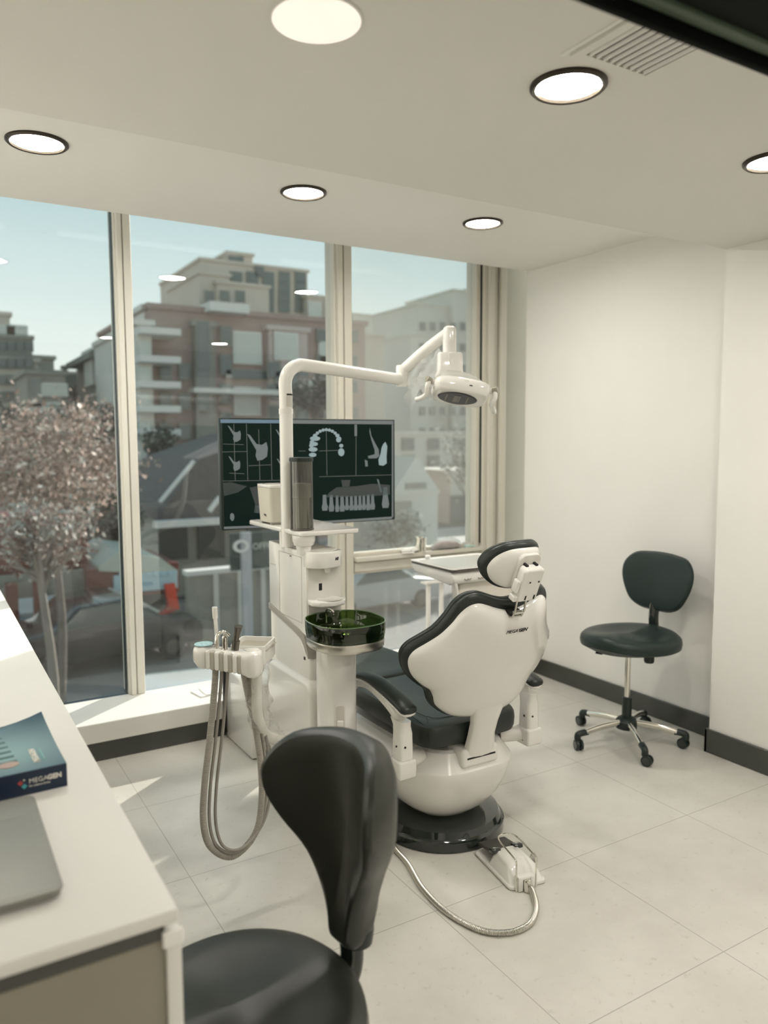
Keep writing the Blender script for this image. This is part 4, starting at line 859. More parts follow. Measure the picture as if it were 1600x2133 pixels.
for cx_, cy_, w, hh_ in ((820,255,44,20),(808,300,36,18),(802,345,38,20),(798,390,32,18),(1042,368,28,34),(1020,265,22,22)): spoly(b, [(cx_+w*math.cos(k), cy_+hh_*math.sin(k)) for k in [2*PI*j/10 for j in range(10)]])
islands('scan_teeth', b, SL, mn)
b = B()
for x, w, t0, t1 in ((895,44,725,855),(952,40,725,862),(1002,30,730,865),(1046,40,735,862),(1088,32,735,850),(1128,34,735,852),(1166,34,732,852),(1204,32,730,850),(1240,32,728,848),(1280,36,722,850),(1320,36,720,846),(1438,56,660,832)):
    w *= 1.18
    spoly(b, [(x-w*.30,t0),(x+w*.25,t0-4),(x+w*.34,t0+70),(x+w*.52,t1-30),(x+w*.40,t1),(x-w*.38,t1+2),(x-w*.50,t1-28),(x-w*.34,t0+70)])
spoly(b, [(1360,590),(1375,595),(1408,700),(1392,705)]); islands('scan_teeth', b, SG, mn)
b = B(); spoly(b, [(940,700),(1000,660),(1180,650),(1320,630),(1480,640),(1480,720),(1300,735),(900,745)]); spoly(b, [(290,660),(400,640),(410,700),(370,840),(380,880),(320,870),(330,800)]); spoly(b, [(1040,600),(1120,598),(1110,660),(1050,665)]); spoly(b, [(90,620),(150,615),(270,650),(200,700),(95,730)]); islands('scan_shade', b, SD, mn)
b = B(); spoly(b, [(150,870),(165,880),(170,905),(162,935),(148,938),(136,915),(138,885)]); spoly(b, [(330,810),(360,815),(362,870),(335,872)]); islands('scan_marker', b, SG, mn)

# ================================================================== BOX AND SMALL THINGS
wb = thing('equipment_box', 'white floor-standing equipment box between the bench and the unit tower', 'box', (1.44,3.63,0))
obj('body', box(B(), (1.315,3.455,.006), (1.60,3.815,.372), .008, 3), WHITE, wb)
obj('side_gap', box(B(), (1.300,3.80,.03), (1.316,3.818,.36)), SLOT, wb)
obj('feet', box(box(B(), (1.33,3.47,0), (1.36,3.50,.008)), (1.55,3.47,0), (1.58,3.50,.008)), BLKP, wb)
tag(obj('papers', prism(prism(B(), [(0,0),(.20,.02),(.18,.15),(-.02,.12)], (1.22,3.93,.196), (1,0,0), (0,1,0), (0,0,1), 0, .004), [(0,0),(.18,.0),(.18,.13),(0,.13)], (1.25,3.94,.2001), (1,0,0), (0,1,0), (0,0,1), 0, .004), WPAINT), 'white papers lying on the window bench behind the hoses', 'papers')
jb = thing('junction_cover', 'white low cover box on the floor behind the chair seat', 'floor box', (2.05,3.52,0))
obj('body', prism(B(), [(0,.0),(.28,0),(.26,.07),(.02,.07)], (1.90,3.42,0), (1,0,0), (0,0,1), (0,1,0), 0, .22, .006), WHITE, jb)
obj('shadow_strip', box(B(), (1.905,3.415,-.001), (2.175,3.425,.006)), SLOT, jb)  # dark strip standing for the shadow beneath the cover
# on the transom ledge
obj_y = YW-.035; zl = .8285
ms = tag(obj('metal_cup', lathe(B(), [(.033,0),(.036,.003),(.036,.085),(.040,.095),(.037,.094),(.033,.085)], (2.775,obj_y,zl), 28), CHROME), 'shiny metal cup standing on the window transom ledge', 'cup')
gb = B(); rr_ = random.Random(5); rings = []
for i in range(16):
    t = i/15; s = math.sin(PI*min(1,max(0,.04+.92*t)))**.35
    rings.append([V((2.86+.235*t, obj_y-.002+.030*s*math.cos(a)*(1+rr_.uniform(-.12,.12)), zl+.042*s+.040*s*math.sin(a)*(1+rr_.uniform(-.10,.10)))) for a in [2*PI*k/18 for k in range(18)]])
for r_ in rings:
    for p in r_: p.z = max(p.z, zl+.001)
bag = thing('gauze_bag', 'clear plastic bag with reddish contents lying on the transom ledge', 'bag', (2.98,obj_y,zl))
obj('wrapper', loft(B(), rings), thin_glass('bag_film', (.90,.92,.92), 2., film=.30, filmcol=(.75,.82,.82)), bag, smooth=25)
rings2 = [[V((2.98+(p.x-2.98)*.92, obj_y+(p.y-obj_y)*.8, zl+.004+(p.z-zl)*.62)) for p in r_] for r_ in rings]
obj('contents', loft(B(), rings2), mat('rose_brown_filling', (.34,.20,.17), .7, var=.4, vscale=60, bump=.5), bag)
sp_ = thing('cotton_pack', 'small white crumpled pack at the left end of the transom ledge', 'pack', (2.69,obj_y,zl))
rr_ = random.Random(9)
obj('body', loft(B(), [[V((2.625+.125*t, obj_y+.03*s*math.cos(a)*(1+rr_.uniform(-.2,.2)), zl+.016+.015*s*math.sin(a)*(1+rr_.uniform(-.05,.05)))) for a in [2*PI*k/14 for k in range(14)]] for t, s in ((0,.3),(.1,.9),(.3,1),(.5,.75),(.7,1),(.9,.9),(1,.3))]), WPAINT, sp_, smooth=25)
obj('flap', tube(B(), [V((2.615,obj_y-.02,zl+.004)), V((2.64,obj_y-.034,zl+.006)), V((2.68,obj_y-.036,zl+.005)), V((2.70,obj_y-.03,zl+.004))], .006, 8, 4), WPAINT, sp_)
fl = tag(obj('pale_wrapper', prism(B(), [(0,0),(.05,.004),(.085,.0),(.08,.012),(.03,.02),(.0,.014)], (3.13,obj_y-.02,zl), (1,0,0), (0,0,1), (0,1,0), 0, .03, .002), mat('pale_aqua_plastic', (.55,.68,.62), .4)), 'pale aqua wrapper lying on the transom ledge next to the bag', 'wrapper')
# slim floor stand in front of the right window
wst = thing('side_stand', 'slim white two-post stand in front of the right window behind the tray', 'stand', (2.72,3.98,.195))
for px_ in (2.70,2.80): obj('post', box(B(), (px_-.013,3.96,.205), (px_+.013,3.98,.66), .004, 2), WPAINT, wst)
obj('foot_bar', box(B(), (2.66,3.93,.1955), (2.84,4.01,.207), .004, 2), WPAINT, wst)
obj('top_bar', box(B(), (2.66,3.94,.655), (2.84,4.0,.67), .004, 2), WPAINT, wst)
# ================================================================== OUTSIDE
GZ = -3.8
ASPH = mat('asphalt', (.17,.157,.155), .8, var=.12, vscale=.4); PAVE = mat('pale_pavement', (.46,.43,.42), .8, var=.1, vscale=.5)
BEIGE = mat('beige_concrete', (.55,.49,.415), .8, var=.05, vscale=.3); PALEB = mat('pale_concrete', (.66,.63,.57), .8, var=.05, vscale=.3)
HAZEB = mat('haze_paled_concrete', (.60,.58,.52), .8, var=.05, vscale=.2)  # aerial haze put into the base colour of the distant buildings
BRICK = brick_mat('mauve_brick', (.33,.235,.20), (.37,.275,.235), (.40,.33,.29), 3.0); BRICKL = brick_mat('pink_brick', (.50,.41,.37), (.55,.46,.42), (.55,.50,.46), 3.0)
DSTONE = mat('dark_olive_cladding', (.27,.26,.225), .8, var=.1); CONC = mat('light_concrete_band', (.72,.69,.65), .8)
GWIN = mat('building_window_glass', (.11,.13,.125), .15, coat=.5); GWINL = mat('pale_window_glass', (.52,.54,.49), .2, coat=.4)
ROOFD = mat('dark_slate_roof', (.14,.12,.112), .8, var=.1); REDP = mat('red_canopy_paint', (.13,.018,.010), .45, var=.08); REDB = mat('bright_red_post', (.62,.055,.02), .4)
AQUA = mat('pale_blue_sign', (.40,.56,.62), .4); GRNM = mat('pale_green_roof_metal', (.42,.46,.40), .5, var=.05)
TEALS = mat('teal_sign_board', (.03,.055,.052), .5); OLIVEW = mat('olive_wall', (.30,.285,.24), .8, var=.08); MBLUE = mat('muted_blue_panel', (.20,.27,.32), .6)
CARD = mat('dark_car_paint', (.018,.018,.018), .25, coat=.6); CARL = mat('silver_car_paint', (.42,.41,.41), .25, coat=.6); CARW = mat('white_car_paint', (.62,.60,.58), .25, coat=.6)
TYRE = mat('tyre_rubber', (.012,.012,.012), .7)
struct('ground', box(B(), (-60,4.6,GZ-.2), (130,160,GZ)), ASPH)
struct('ground', box(B(), (-20,26,GZ), (60,38,GZ+.06)), PAVE)
struct('ground', box(box(B(), (-6,11.0,GZ+.002), (40,12.2,GZ+.03)), (-6,14.6,GZ+.002), (40,15.1,GZ+.03)), PAVE)
struct('ground', box(B(), (-4,12.6,GZ+.002), (16,13.3,GZ+.12)), mat('brown_kerb', (.26,.19,.16), .8, var=.3, vscale=3))
lg = struct('facade_ledge', box(box(B(), (-4,4.34,-.32), (7,4.62,.02), .01, 1), (-4,4.34,-3.8), (7,4.4,-.3)), mat('brown_stone_ledge', (.20,.165,.14), .7, var=.15, vscale=5))

def building(name, label, m, blocks, wins=(), group=None, cat='building', extra=None):
    xs = [at(b[0],920,b[3]).x for b in blocks]; Y = blocks[0][3]
    t = thing(name, label, cat, (sum(xs)/len(xs), Y, GZ), 0, group)
    for b_ in blocks:
        px0, px1, py, Yb, dep_ = b_[:5]; mm = b_[5] if len(b_) > 5 else m
        a, c = at(px0, py, Yb), at(px1, py, Yb); zt = (a.z+c.z)/2; zb = at(px0, b_[6], Yb).z if len(b_) > 6 else GZ
        obj('block', box(box(B(), (a.x,Yb,zb), (c.x,Yb+dep_,zt)), (a.x-.15,Yb-.15,zt), (c.x+.15,Yb+dep_,zt+.25)), mm, t, smooth=None)
    for w in wins:
        px, py, ww, hh, Yb = w[:5]; mm = w[5] if len(w) > 5 else GWIN
        c = at(px, py, Yb)
        f = obj('window', box(B(), (c.x-ww/2-.07,Yb-.06,c.z-hh/2-.07), (c.x+ww/2+.07,Yb+.02,c.z+hh/2+.07)), CONC if mm is GWINL else DSTONE, t, smooth=None)
        obj('window_pane', box(B(), (c.x-ww/2,Yb-.09,c.z-hh/2), (c.x+ww/2,Yb-.05,c.z+hh/2)), mm, f, smooth=None)
    return t
def grid(px0, px1, n, py0, py1, m, ww, hh, Y, mm=None):
    return [(px0+(px1-px0)*i/max(1,n-1), py0+(py1-py0)*j/max(1,m-1), ww, hh, Y, mm or GWIN) for i in range(n) for j in range(m)]
# tall beige tower
Y = 62
twr = building('apartment_tower', 'tall beige apartment tower with stepped roofs rising in the middle of the view', BEIGE,
  [(418,640,556,Y,12),(474,526,532,Y+2,6),(640,700,622,Y-1,10),(415,478,574,Y-1,9),(452,560,596,Y-1.5,3),(700,800,700,Y+3,9)],
  grid(436,500,3,618,700,4,.7,.8,Y-3.1)+grid(492,626,5,578,640,4,.9,.8,Y-.1)+[(492,545,1.2,.8,Y+1.9),(540,566,.7,.8,Y-.1)]+grid(655,690,2,645,700,2,1.1,1.1,Y-1.1,GWINL))
Yb = 38
br = building('brick_apartment_building', 'mauve brick apartment block with pale balcony bands beyond the second window pane', BRICK,
  [(312,760,662,Yb,12),(285,315,678,Yb-1.2,10,PALEB),(300,472,652,Yb+1,6,CONC),(404,446,680,Yb-.5,2,DSTONE),(560,640,690,Yb-.4,2,BRICKL)],
  [(515,725,1.4,1.5,Yb-.1,GWINL),(596,722,1.2,1.3,Yb-.5,GWINL),(515,836,1.3,1.3,Yb-.1,GWINL),(423,720,.6,2.3,Yb-.6),(423,812,.6,2.0,Yb-.6),(640,822,2.2,1.4,Yb-.1,GWINL),(690,736,1.4,1.2,Yb-.1,GWINL),(596,800,1.2,1.2,Yb-.5),(690,800,1.4,1.2,Yb-.1)]+grid(345,385,2,775,960,4,.5,.7,Yb-.1)+grid(470,470,1,700,880,4,.5,.9,Yb-.1)+grid(570,630,2,770,860,3,.6,.7,Yb-.5)+grid(670,735,3,700,860,4,.5,.6,Yb-.1)+[(515,780,2.3,.35,Yb-.1),(515,890,2.3,.35,Yb-.1)])
for py in (688,747,800,851,900,950):
    a, c = at(288,py,Yb-1.6), at(372,py,Yb-1.6)
    obj('balcony_band', box(B(), (a.x,Yb-2.0,a.z-.16), (c.x,Yb,a.z+.14)), CONC, br, smooth=None)
for py in (735,790,845,905):
    a, c = at(286,py-12,Yb-1.3), at(312,py,Yb-1.3)
    obj('balcony_glass', box(B(), (a.x,Yb-1.5,c.z-.3), (c.x,Yb-1.3,a.z+.3)), GWINL, br, smooth=None)
a, c = at(405,812,Yb-1), at(700,812,Yb-1); obj('string_course', box(B(), (a.x,Yb-1.0,a.z-.12), (c.x,Yb,a.z+.12)), CONC, br, smooth=None)
a, c = at(405,800,Yb-1), at(700,800,Yb-1)
ap = at(475,655,Yb+1); obj('roof_awning', box(B(), (ap.x-1.6,Yb-1,ap.z-.2), (ap.x+.4,Yb+2,ap.z+.25)), CONC, br, smooth=None)
# pitched-roof block left of the mullion
Ym = 53
md = building('balcony_block', 'narrow grey block with a pitched roof and corner balconies just left of the window mullion', DSTONE,
  [(204,284,742,Ym,8),(192,246,735,Ym-1,3,PALEB,800)], [(226,760,1.0,1.3,Ym-1.1,GWINL),(206,765,.8,1.5,Ym-1.1,GWINL),(228,852,1.2,1.6,Ym-.1,GWINL),(228,900,1.2,1.2,Ym-.1)])
a, p_, c = at(186,732,Ym-2), at(262,690,Ym-2), at(292,735,Ym-2)
obj('pitched_roof', prism(B(), [(a.x,a.z),(p_.x,p_.z),(c.x,a.z),(c.x,a.z-.35),(a.x,a.z-.35)], (0,Ym-2,0), (1,0,0), (0,0,1), (0,1,0), 0, 9), DSTONE, md, smooth=None)
building('low_brick_building', 'low pink brick building with white windows between the left towers', BRICKL, [(128,200,781,64,6),(134,140,768,64,1,DSTONE)],
  [(185,838,2.5,2.3,63.9,GWINL),(180,803,3.4,1.6,63.9),(160,838,1.,1.6,63.9)])
building('dark_balcony_house', 'dark flat-roofed balcony house at the left above the tree', DSTONE, [(56,136,780,46,6)],
  [(112,812,1.3,.6,45.9,GWINL),(95,850,1.6,.5,45.9,GWINL),(75,818,.5,1.5,45.9),(120,880,1.5,.6,45.9)])
lt = building('stepped_apartment_block', 'stepped grey-beige apartment block at the far left edge of the view', BEIGE,
  [(-60,20,656,57,10),(-60,48,684,57,10),(-60,66,704,56,10,DSTONE),(-60,80,752,54,10),(60,112,748,58,8)],
  grid(5,60,4,722,860,5,.4,.5,53.9)+[(35,692,1.2,.8,56.9,GWINL),(10,692,1.2,.8,56.9,GWINL)])
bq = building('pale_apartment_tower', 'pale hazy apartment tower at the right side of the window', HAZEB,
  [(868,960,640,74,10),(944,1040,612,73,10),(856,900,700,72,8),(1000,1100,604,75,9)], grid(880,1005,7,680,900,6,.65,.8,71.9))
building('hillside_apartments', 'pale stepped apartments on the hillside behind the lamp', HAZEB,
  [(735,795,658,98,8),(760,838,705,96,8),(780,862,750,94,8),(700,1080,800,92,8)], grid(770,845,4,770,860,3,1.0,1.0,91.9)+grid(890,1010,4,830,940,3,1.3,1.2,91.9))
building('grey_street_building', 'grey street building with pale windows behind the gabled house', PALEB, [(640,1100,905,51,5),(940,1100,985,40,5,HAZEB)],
  grid(850,1010,4,925,960,2,1.0,.8,50.9)+[(960,1062,1.6,1.8,39.9),(1002,1062,1.4,1.8,39.9)])
# gabled white house
Yg = 31
gh = thing('gabled_house', 'pale house with a pointed white gable beyond the right window pane', 'house', (at(868,1000,Yg).x, Yg, GZ))
a, p_, c = at(815,1032,Yg), at(868,950,Yg), at(918,1032,Yg)
obj('gable', prism(B(), [(a.x,a.z),(p_.x,p_.z),(c.x,a.z)], (0,Yg,0), (1,0,0), (0,0,1), (0,1,0), 0, 5), mat('white_gable', (.66,.64,.58), .7), gh, smooth=None)
obj('wall', box(B(), (a.x+.15,Yg+.1,GZ), (c.x-.1,Yg+4.9,a.z)), PALEB, gh, smooth=None)
g0_ = at(840,1075,Yg); obj('door_opening', box(B(), (g0_.x-.6,Yg,g0_.z-.9), (g0_.x+.5,Yg+.15,g0_.z+.7)), OLIVEW, gh, smooth=None)
g0_ = at(866,1012,Yg); obj('gable_window', box(B(), (g0_.x-.6,Yg-.05,g0_.z-.15), (g0_.x+.6,Yg+.1,g0_.z+.15)), OLIVEW, gh, smooth=None)
# dark-roofed house
Yd = 26
dh = thing('dark_roofed_house', 'house with a steep dark slate roof behind the monitor', 'house', (at(420,1000,Yd).x, Yd, GZ))
pts = [at(330,1060,Yd), at(405,955,Yd), at(560,900,Yd), at(640,1060,Yd)]
obj('roof', prism(B(), [(p.x,p.z) for p in pts]+[(pts[3].x,pts[3].z-.4),(pts[0].x,pts[0].z-.4)], (0,Yd-.6,0), (1,0,0), (0,0,1), (0,1,0), 0, 7), ROOFD, dh, smooth=None)
a, c = at(333,1046,Yd-.7), at(404,960,Yd-.7)
obj('barge_board', tube(B(), [a, c], .07, 6, 1), CONC, dh)
a = at(340,1078,Yd); c = at(545,1078,Yd)
obj('wall', box(B(), (a.x,Yd,GZ), (c.x+.6,Yd+5.5,a.z+.5)), OLIVEW, dh, smooth=None)
for px in (362,440,540):
    g0_ = at(px,1122,Yd); obj('window_opening', box(B(), (g0_.x-.5,Yd-.1,g0_.z-.7), (g0_.x+.45,Yd+.1,g0_.z+.55)), mat('dark_opening', (.03,.035,.03), .4) if px == 362 else MATS['dark_opening'], dh, smooth=None)
a, c = at(320,1072,Yd-1.4), at(470,1085,Yd-1.4); obj('porch_beam', box(B(), (a.x,Yd-1.5,c.z-.1), (c.x+2,Yd-1.2,c.z+.12)), CONC, dh, smooth=None)
g0_ = at(448,1060,Yd-1.0); obj('dormer_board', tube(B(), [at(436,1065,Yd-1), at(458,1035,Yd-1)], .09, 6, 1), CONC, dh)
building('small_grey_house', 'small pale grey house between the blossom tree and the window mullion', mat('blue_grey_render', (.27,.26,.26), .8), [(225,318,1052,33,2.5),(205,250,1012,33.5,2,PALEB)], [(240,1040,1.0,.8,32.9,GWINL),(300,1090,.8,1.1,32.9)])
# olive wall, sign
a, c = at(392,1200,19.5), at(640,1188,19.5)
ow = tag(obj('garden_wall', box(B(), (a.x,19.5,GZ), (c.x+1,19.8,a.z)), OLIVEW), 'olive rendered street wall with a pale coping behind the instrument holder', 'wall')
obj('coping', box(B(), (a.x-.05,19.45,a.z), (c.x+1,19.85,a.z+.12)), CONC, ow)
for px in (450,500,548): g0_ = at(px,1240,19.45); obj('pilaster', box(B(), (g0_.x-.06,19.4,GZ), (g0_.x+.06,19.55,a.z)), PALEB, ow)
Ys = 18
sg = thing('office_sign', 'dark teal office sign board on a white post below the monitor', 'sign', (at(525,1150,Ys).x, Ys, GZ))
a, c = at(480,1112,Ys), at(590,1180,Ys)
obj('board', box(B(), (a.x,Ys,c.z), (c.x,Ys+.12,a.z), .01, 1), TEALS, sg)
a = at(507,1300,Ys-.3); c = at(522,1108,Ys-.3); obj('post', box(B(), (a.x-.01,Ys-.35,GZ), (c.x,Ys-.2,c.z), .01, 1), mat('silver_grey_post', (.42,.43,.44), .4), sg)
o_ = at(503,1138,Ys-.38); b = B(); n = 28
loft(b, [circ((o_.x,yy,o_.z), r, n, r*.78, ax='Y') for yy, r in ((o_.y,.20),(o_.y,.115),(o_.y+.05,.115),(o_.y+.05,.20),(o_.y,.20))], cap=False); obj('ring_logo', b, CONC, sg)
o_ = at(552,1137,Ys-.01); text('OFFICE', .22, mat('sign_letters', (.45,.46,.40), .5), sg, (o_.x+.02,Ys-.012,o_.z), (1,0,0), (0,0,1), bold=.006, extr=.005)
# red canopy
Yc = 21
rc = thing('red_canopy_kiosk', 'red street canopy with a pale metal roof and pale blue signboard behind the window mullion', 'canopy', (at(290,1200,Yc).x, Yc, GZ))
pts = [at(203,1178,Yc), at(244,1148,Yc), at(330,1160,Yc), at(366,1186,Yc)]
obj('roof', prism(B(), [(p.x,p.z) for p in pts]+[(pts[3].x,pts[3].z-.12),(pts[0].x,pts[0].z-.12)], (0,Yc,0), (1,0,0), (0,0,1), (0,1,0), -.2, 3.2), GRNM, rc, smooth=None)
a, c = at(180,1186,Yc), at(372,1232,Yc); obj('fascia', box(B(), (a.x,Yc-.1,c.z), (c.x,Yc+3,a.z), .02, 1), REDP, rc)
a, c = at(236,1199,Yc-.15), at(369,1224,Yc-.15); obj('signboard', box(B(), (a.x,Yc-.22,c.z), (c.x,Yc-.1,a.z), .01, 1), AQUA, rc)
b = B()
for i, px in enumerate((255,276,312,326,341,357)):
    o_ = at(px,1197,Yc-.3); box(b, (o_.x-.07,Yc-.26,o_.z-.05), (o_.x+.06,Yc-.2,o_.z+.05+.03*(i%2)), .01, 1)
obj('sign_figures', b, AQUA, rc)
p0, p1 = at(352,1215,Yc-.2), at(369,1336,Yc-.2)
obj('post', loft(B(), [[V((x+dx,y,z)) for x,y in ((-.12,-.1),(.12,-.1),(.12,.1),(-.12,.1))] for x_,z,dx in ((0,p0.z,0),(0,(p0.z*.7+p1.z*.3),.10),(0,GZ,.16)) for x,y in ((0,0),)][:0] or [[V((p0.x+dx+x,Yc-.2+y,z)) for x,y in ((-.15,-.1),(.13,-.1),(.13,.1),(-.15,.1))] for z, dx in ((p0.z,0),(p0.z*.6+p1.z*.4,.10),(GZ,.17))]), REDB, rc, smooth=None)
for px in (85,28,205):
    o_ = at(px,1300,Yc); obj('post', box(B(), (o_.x-.14,Yc,GZ), (o_.x+.14,Yc+.2,a.z)), REDP, rc)
a, c = at(-60,1080,Yc+1), at(185,1200,Yc+1); obj('side_fascia', box(B(), (a.x,Yc+1,c.z), (c.x,Yc+3,a.z)), REDP, rc)
a, c = at(-60,1205,Yc+.5), at(180,1232,Yc+.5); obj('side_signboard', box(B(), (a.x,Yc+.4,c.z), (c.x,Yc+.6,a.z)), OLIVEW, rc)
# dark interior things under the canopy
for px, w_, lab, mm in ((318,1.3,'dark gated shrub enclosure under the red canopy right of the window mullion', mat('dark_green_hedge', (.035,.042,.03), .9, var=.4, vscale=3)),):
    o_ = at(px-8,1300,Yc+3.3); tag(obj('hedge', box(B(), (o_.x-w_/2,Yc+3.3,GZ), (o_.x+w_/2,Yc+4.2,at(px,1236,Yc).z), .15, 3), mm), lab, 'hedge')
# cars
def car(px, py, Yk, rz, L, Wd, Hc, m, label, cat='car'):
    o_ = at(px, py, Yk); t = thing('car', label, cat, (o_.x, Yk, GZ+.03), rz, 'cars on the street')
    prof = [(-.5,.18),(-.5,.50),(-.44,.60),(-.28,.66),(-.16,.96),(.10,1.0),(.26,.68),(.44,.60),(.5,.48),(.5,.18)]
    obj('body', prism(B(), [(a*L,z*Hc) for a, z in prof], (0,0,0), (1,0,0), (0,0,1), (0,1,0), -Wd/2, Wd/2, .07), m, t, local=True)
    gl = [(-.255,.67),(-.155,.92),(.09,.95),(.225,.69)]
    obj('side_windows', prism(B(), [(a*L,z*Hc) for a, z in gl], (0,0,0), (1,0,0), (0,0,1), (0,1,0), -Wd/2-.01, Wd/2+.01), GWIN, t, local=True)
    obj('windscreen', prism(B(), [(.115*L,.965*Hc),(.255*L,.70*Hc),(.27*L,.72*Hc),(.125*L,.985*Hc)], (0,0,0), (1,0,0), (0,0,1), (0,1,0), -Wd*.42, Wd*.42), GWINL, t, local=True)
    for sx in (-.32,.32):
        for sy in (-1,1):
            w = obj('wheel', cyl(B(), (sx*L,sy*(Wd/2-.2),.30), (sx*L,sy*(Wd/2+.01),.30), .31), TYRE, t, local=True)
            obj('wheel_hub', cyl(B(), (sx*L,sy*(Wd/2),.30), (sx*L,sy*(Wd/2+.02),.30), .18), BRUSH, w, local=True)
    return t
car(205,1290,19.4,math.radians(8),4.6,1.9,1.65,CARD,'dark parked car below the blossom tree at the left')
car(410,1440,12.3,math.radians(80),4.4,1.8,1.45,CARW,'white parked car below the instrument holder')
car(770,1290,21,math.radians(5),4.4,1.8,1.5,CARL,'silver car seen through the lower right window pane')
a, c = at(735,1195,24), at(860,1235,24)
pb = thing('market_stall', 'blue and white street stall seen through the lower right window pane', 'stall', ((a.x+c.x)/2,24,GZ))
obj('front_panel', box(B(), (a.x-1,24,c.z), (c.x,24.3,a.z-.1)), MBLUE, pb); obj('awning', prism(B(), [(a.x-1.2,a.z-.1),(c.x+.3,a.z-.1),(c.x,a.z+.35),(a.x-.8,a.z+.35)], (0,23.4,0), (1,0,0), (0,0,1), (0,1,0), 0, 1.6), CONC, pb)
obj('base', box(B(), (a.x-1,24.1,GZ), (c.x,25.4,c.z)), OLIVEW, pb)

# trees
def tree(label, px, py, Yt, R, cols, seed, n, trunk_h, squash=1., leaf=.14, tm=None, cz_=None, group=None):
    rd = random.Random(seed); o_ = at(px, py, Yt); t = thing('street_tree', label, 'tree', (o_.x, Yt, GZ), 0, 'trees outside the window')
    tm = tm or MATS['bark']; cc = V((o_.x, Yt, o_.z)); b = B()
    tube(b, [V((o_.x,Yt,GZ)), V((o_.x+.1,Yt,GZ+(o_.z-GZ)*.4)), V((o_.x-.05,Yt,o_.z-R*squash*.3)), V((o_.x+.1,Yt,o_.z+R*squash*.3))], .14, 8, 4, rf=lambda l, L: .10-.06*l/L)
    ends = []
    for i in range(34):
        a = rd.uniform(0, 2*PI); e = rd.uniform(-.25, 1.25); d = V((math.cos(a)*math.cos(e), math.sin(a)*math.cos(e), math.sin(e)*squash))
        s = V((o_.x, Yt, o_.z-R*squash*rd.uniform(.0,1.1))); q = cc+d*R*rd.uniform(.6,.98)
        mid = s.lerp(q, .5)+V((rd.uniform(-.2,.2), rd.uniform(-.2,.2), rd.uniform(-.1,.3)))
        tube(b, [s, mid, q], .03, 5, 3, rf=lambda l, L: .045-.035*l/L); ends += [mid, q, mid.lerp(q,.5)]
    obj('trunk', b, tm, t)
    for ci, (m_, fr) in enumerate(cols):
        f = bmesh.new()
        for i in range(int(n*fr)):
            base = rd.choice(ends); p = base+V((rd.gauss(0,R*.15), rd.gauss(0,R*.15), rd.gauss(0,R*.15*squash)))
            q = rd.uniform(.5,1.3)*leaf; u = V((rd.gauss(0,1),rd.gauss(0,1),rd.gauss(0,1))).normalized(); w = u.orthogonal().normalized()
            f.faces.new([f.verts.new(p+u*q), f.verts.new(p+w*q*.6), f.verts.new(p-u*q), f.verts.new(p-w*q*.6)])
        lf = obj('foliage', f, m_, t, smooth=None); lf['kind'] = 'stuff'
    return t
mat('bark', (.15,.13,.11), .9, var=.15); PINK = mat('dusty_pink_blossom', (.52,.34,.27), .7, var=.1); PINKL = mat('pale_blossom', (.80,.66,.56), .6); BRN = mat('brown_twig_leaf', (.24,.15,.115), .8)
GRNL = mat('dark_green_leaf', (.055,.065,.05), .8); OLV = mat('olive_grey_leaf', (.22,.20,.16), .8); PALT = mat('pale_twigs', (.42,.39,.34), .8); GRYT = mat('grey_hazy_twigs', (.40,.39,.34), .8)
tree('large blossoming tree with dusty pink crown at the left of the view', 105, 985, 16.6, 1.62, [(PINK,.45),(BRN,.30),(PINKL,.14),(OLV,.2)], 1, 8000, 4, .95, .062)
tree('bare pale-twigged tree in front of the red side fascia', 85, 1130, 13.4, .9, [(PALT,.35),(BRN,.35),(PINKL,.05)], 2, 1800, 3, .9, .055, tm=mat('pale_bark', (.24,.21,.18), .8))
tree('dark green tree behind the brick block above the monitor', 655, 830, 33.5, 1.4, [(GRNL,.7),(OLV,.3)], 3, 1500, 4, .9, .16)
tree('dark evergreen between the pink tree and the mullion', 232, 1085, 26.0, .9, [(GRNL,.6),(OLV,.4)], 4, 1500, 3, 1.4, .13)
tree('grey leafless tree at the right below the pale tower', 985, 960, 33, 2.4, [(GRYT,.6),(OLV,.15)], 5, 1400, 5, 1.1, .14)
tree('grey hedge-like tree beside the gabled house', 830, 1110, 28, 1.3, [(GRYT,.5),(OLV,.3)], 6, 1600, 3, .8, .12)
tree('dark shrub tree low in front of the brick block', 480, 985, 34, 1.2, [(GRNL,.6),(BRN,.3)], 7, 900, 3, 1., .16)

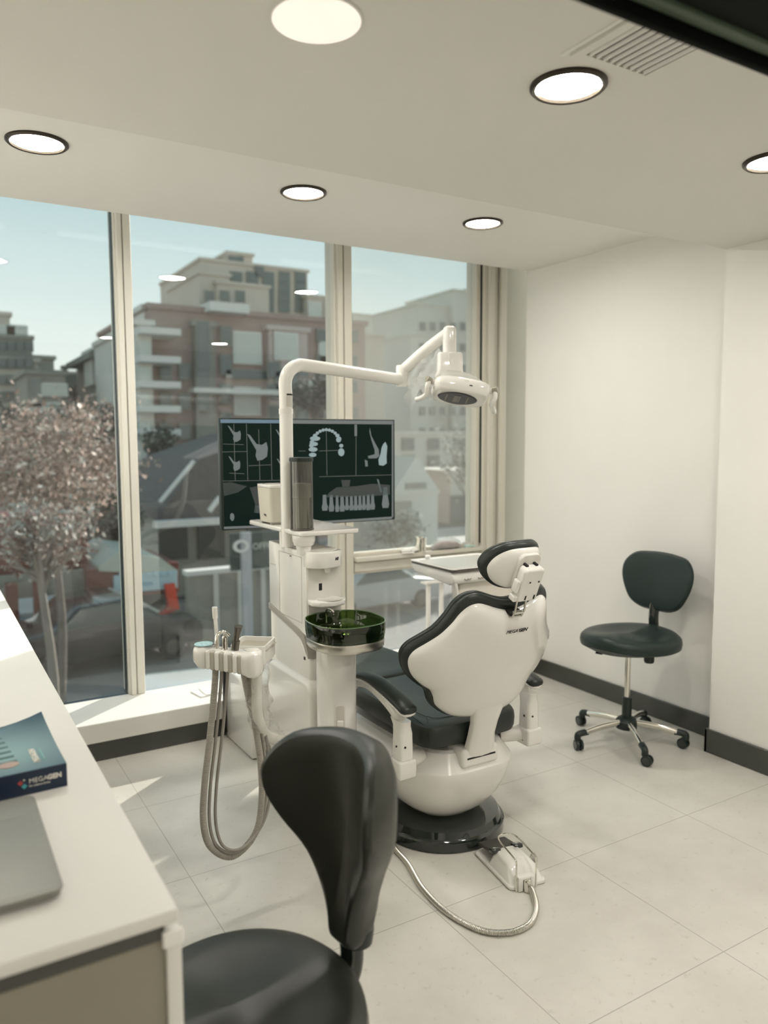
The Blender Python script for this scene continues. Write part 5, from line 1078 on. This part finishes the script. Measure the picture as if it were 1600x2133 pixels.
tree('dark leafy tree in front of the balcony block left of the mullion', 216, 905, 39.0, 1.1, [(GRNL,.6),(OLV,.5)], 11, 1200, 4, 1.2, .17)
tree('dark rounded tree below the stepped apartments at the far left', 20, 905, 42, 1.8, [(GRNL,.6),(OLV,.4)], 12, 1200, 4, .9, .18)
tree('grey-green tree rising above the dark balcony house', 158, 880, 42, 1.2, [(OLV,.7),(GRNL,.3)], 13, 900, 4, .9, .16)
tree('dark tree between the mullion and the dark slate roof', 330, 935, 34.2, .75, [(GRNL,.7),(OLV,.3)], 14, 700, 4, 1.6, .14)
tree('grey-brown tree behind the lower right window pane', 955, 1180, 22, 1.0, [(GRYT,.5),(BRN,.4)], 15, 1000, 3, .8, .11)
# ================================================================== LIGHT, SKY, CAMERA
w = bpy.data.worlds.new('World'); bpy.context.scene.world = w; w.use_nodes = True; nt = w.node_tree
bg = nt.nodes['Background']; tc = nt.nodes.new('ShaderNodeTexCoord'); sp = nt.nodes.new('ShaderNodeSeparateXYZ'); r = nt.nodes.new('ShaderNodeValToRGB')
nt.links.new(tc.outputs['Generated'], sp.inputs[0]); nt.links.new(sp.outputs['Z'], r.inputs['Fac']); nt.links.new(r.outputs['Color'], bg.inputs['Color'])
e = r.color_ramp.elements; e[0].position = .02; e[0].color = (.90,.93,.88,1); e[1].position = .55; e[1].color = (.26,.42,.50,1)
m_ = e.new(.16); m_.color = (.64,.76,.75,1); m_ = e.new(.30); m_.color = (.43,.60,.63,1)
bg.inputs['Strength'].default_value = 1.22
sd = bpy.data.lights.new('Sun', 'SUN'); sd.energy = 8; sd.angle = math.radians(.8); sd.color = (1,.96,.88)
so_ = bpy.data.objects.new('Sun', sd); C.objects.link(so_)
sv = V((1.29,1.0,.61)).normalized(); so_.rotation_euler = sv.to_track_quat('Z','Y').to_euler(); so_.location = (20,15,12)

cam = bpy.data.cameras.new('Camera'); co = bpy.data.objects.new('Camera', cam); C.objects.link(co)
cam.sensor_fit = 'VERTICAL'; cam.sensor_height = 24; cam.sensor_width = 24*1600/2133; cam.lens = F*24/2133
co.matrix_world = Matrix(((rt.x,up_.x,-fw.x,0),(rt.y,up_.y,-fw.y,0),(rt.z,up_.z,-fw.z,CAMZ),(0,0,0,1)))
cam.clip_start = .02; cam.clip_end = 400
cam.dof.use_dof = True; cam.dof.focus_distance = 2.6; cam.dof.aperture_fstop = cam.lens/13.
sc = bpy.context.scene; sc.camera = co
sc.view_settings.view_transform = 'Standard'; sc.view_settings.look = 'None'; sc.view_settings.gamma = 1; sc.view_settings.exposure = 0.0
sc.view_settings.use_curve_mapping = False
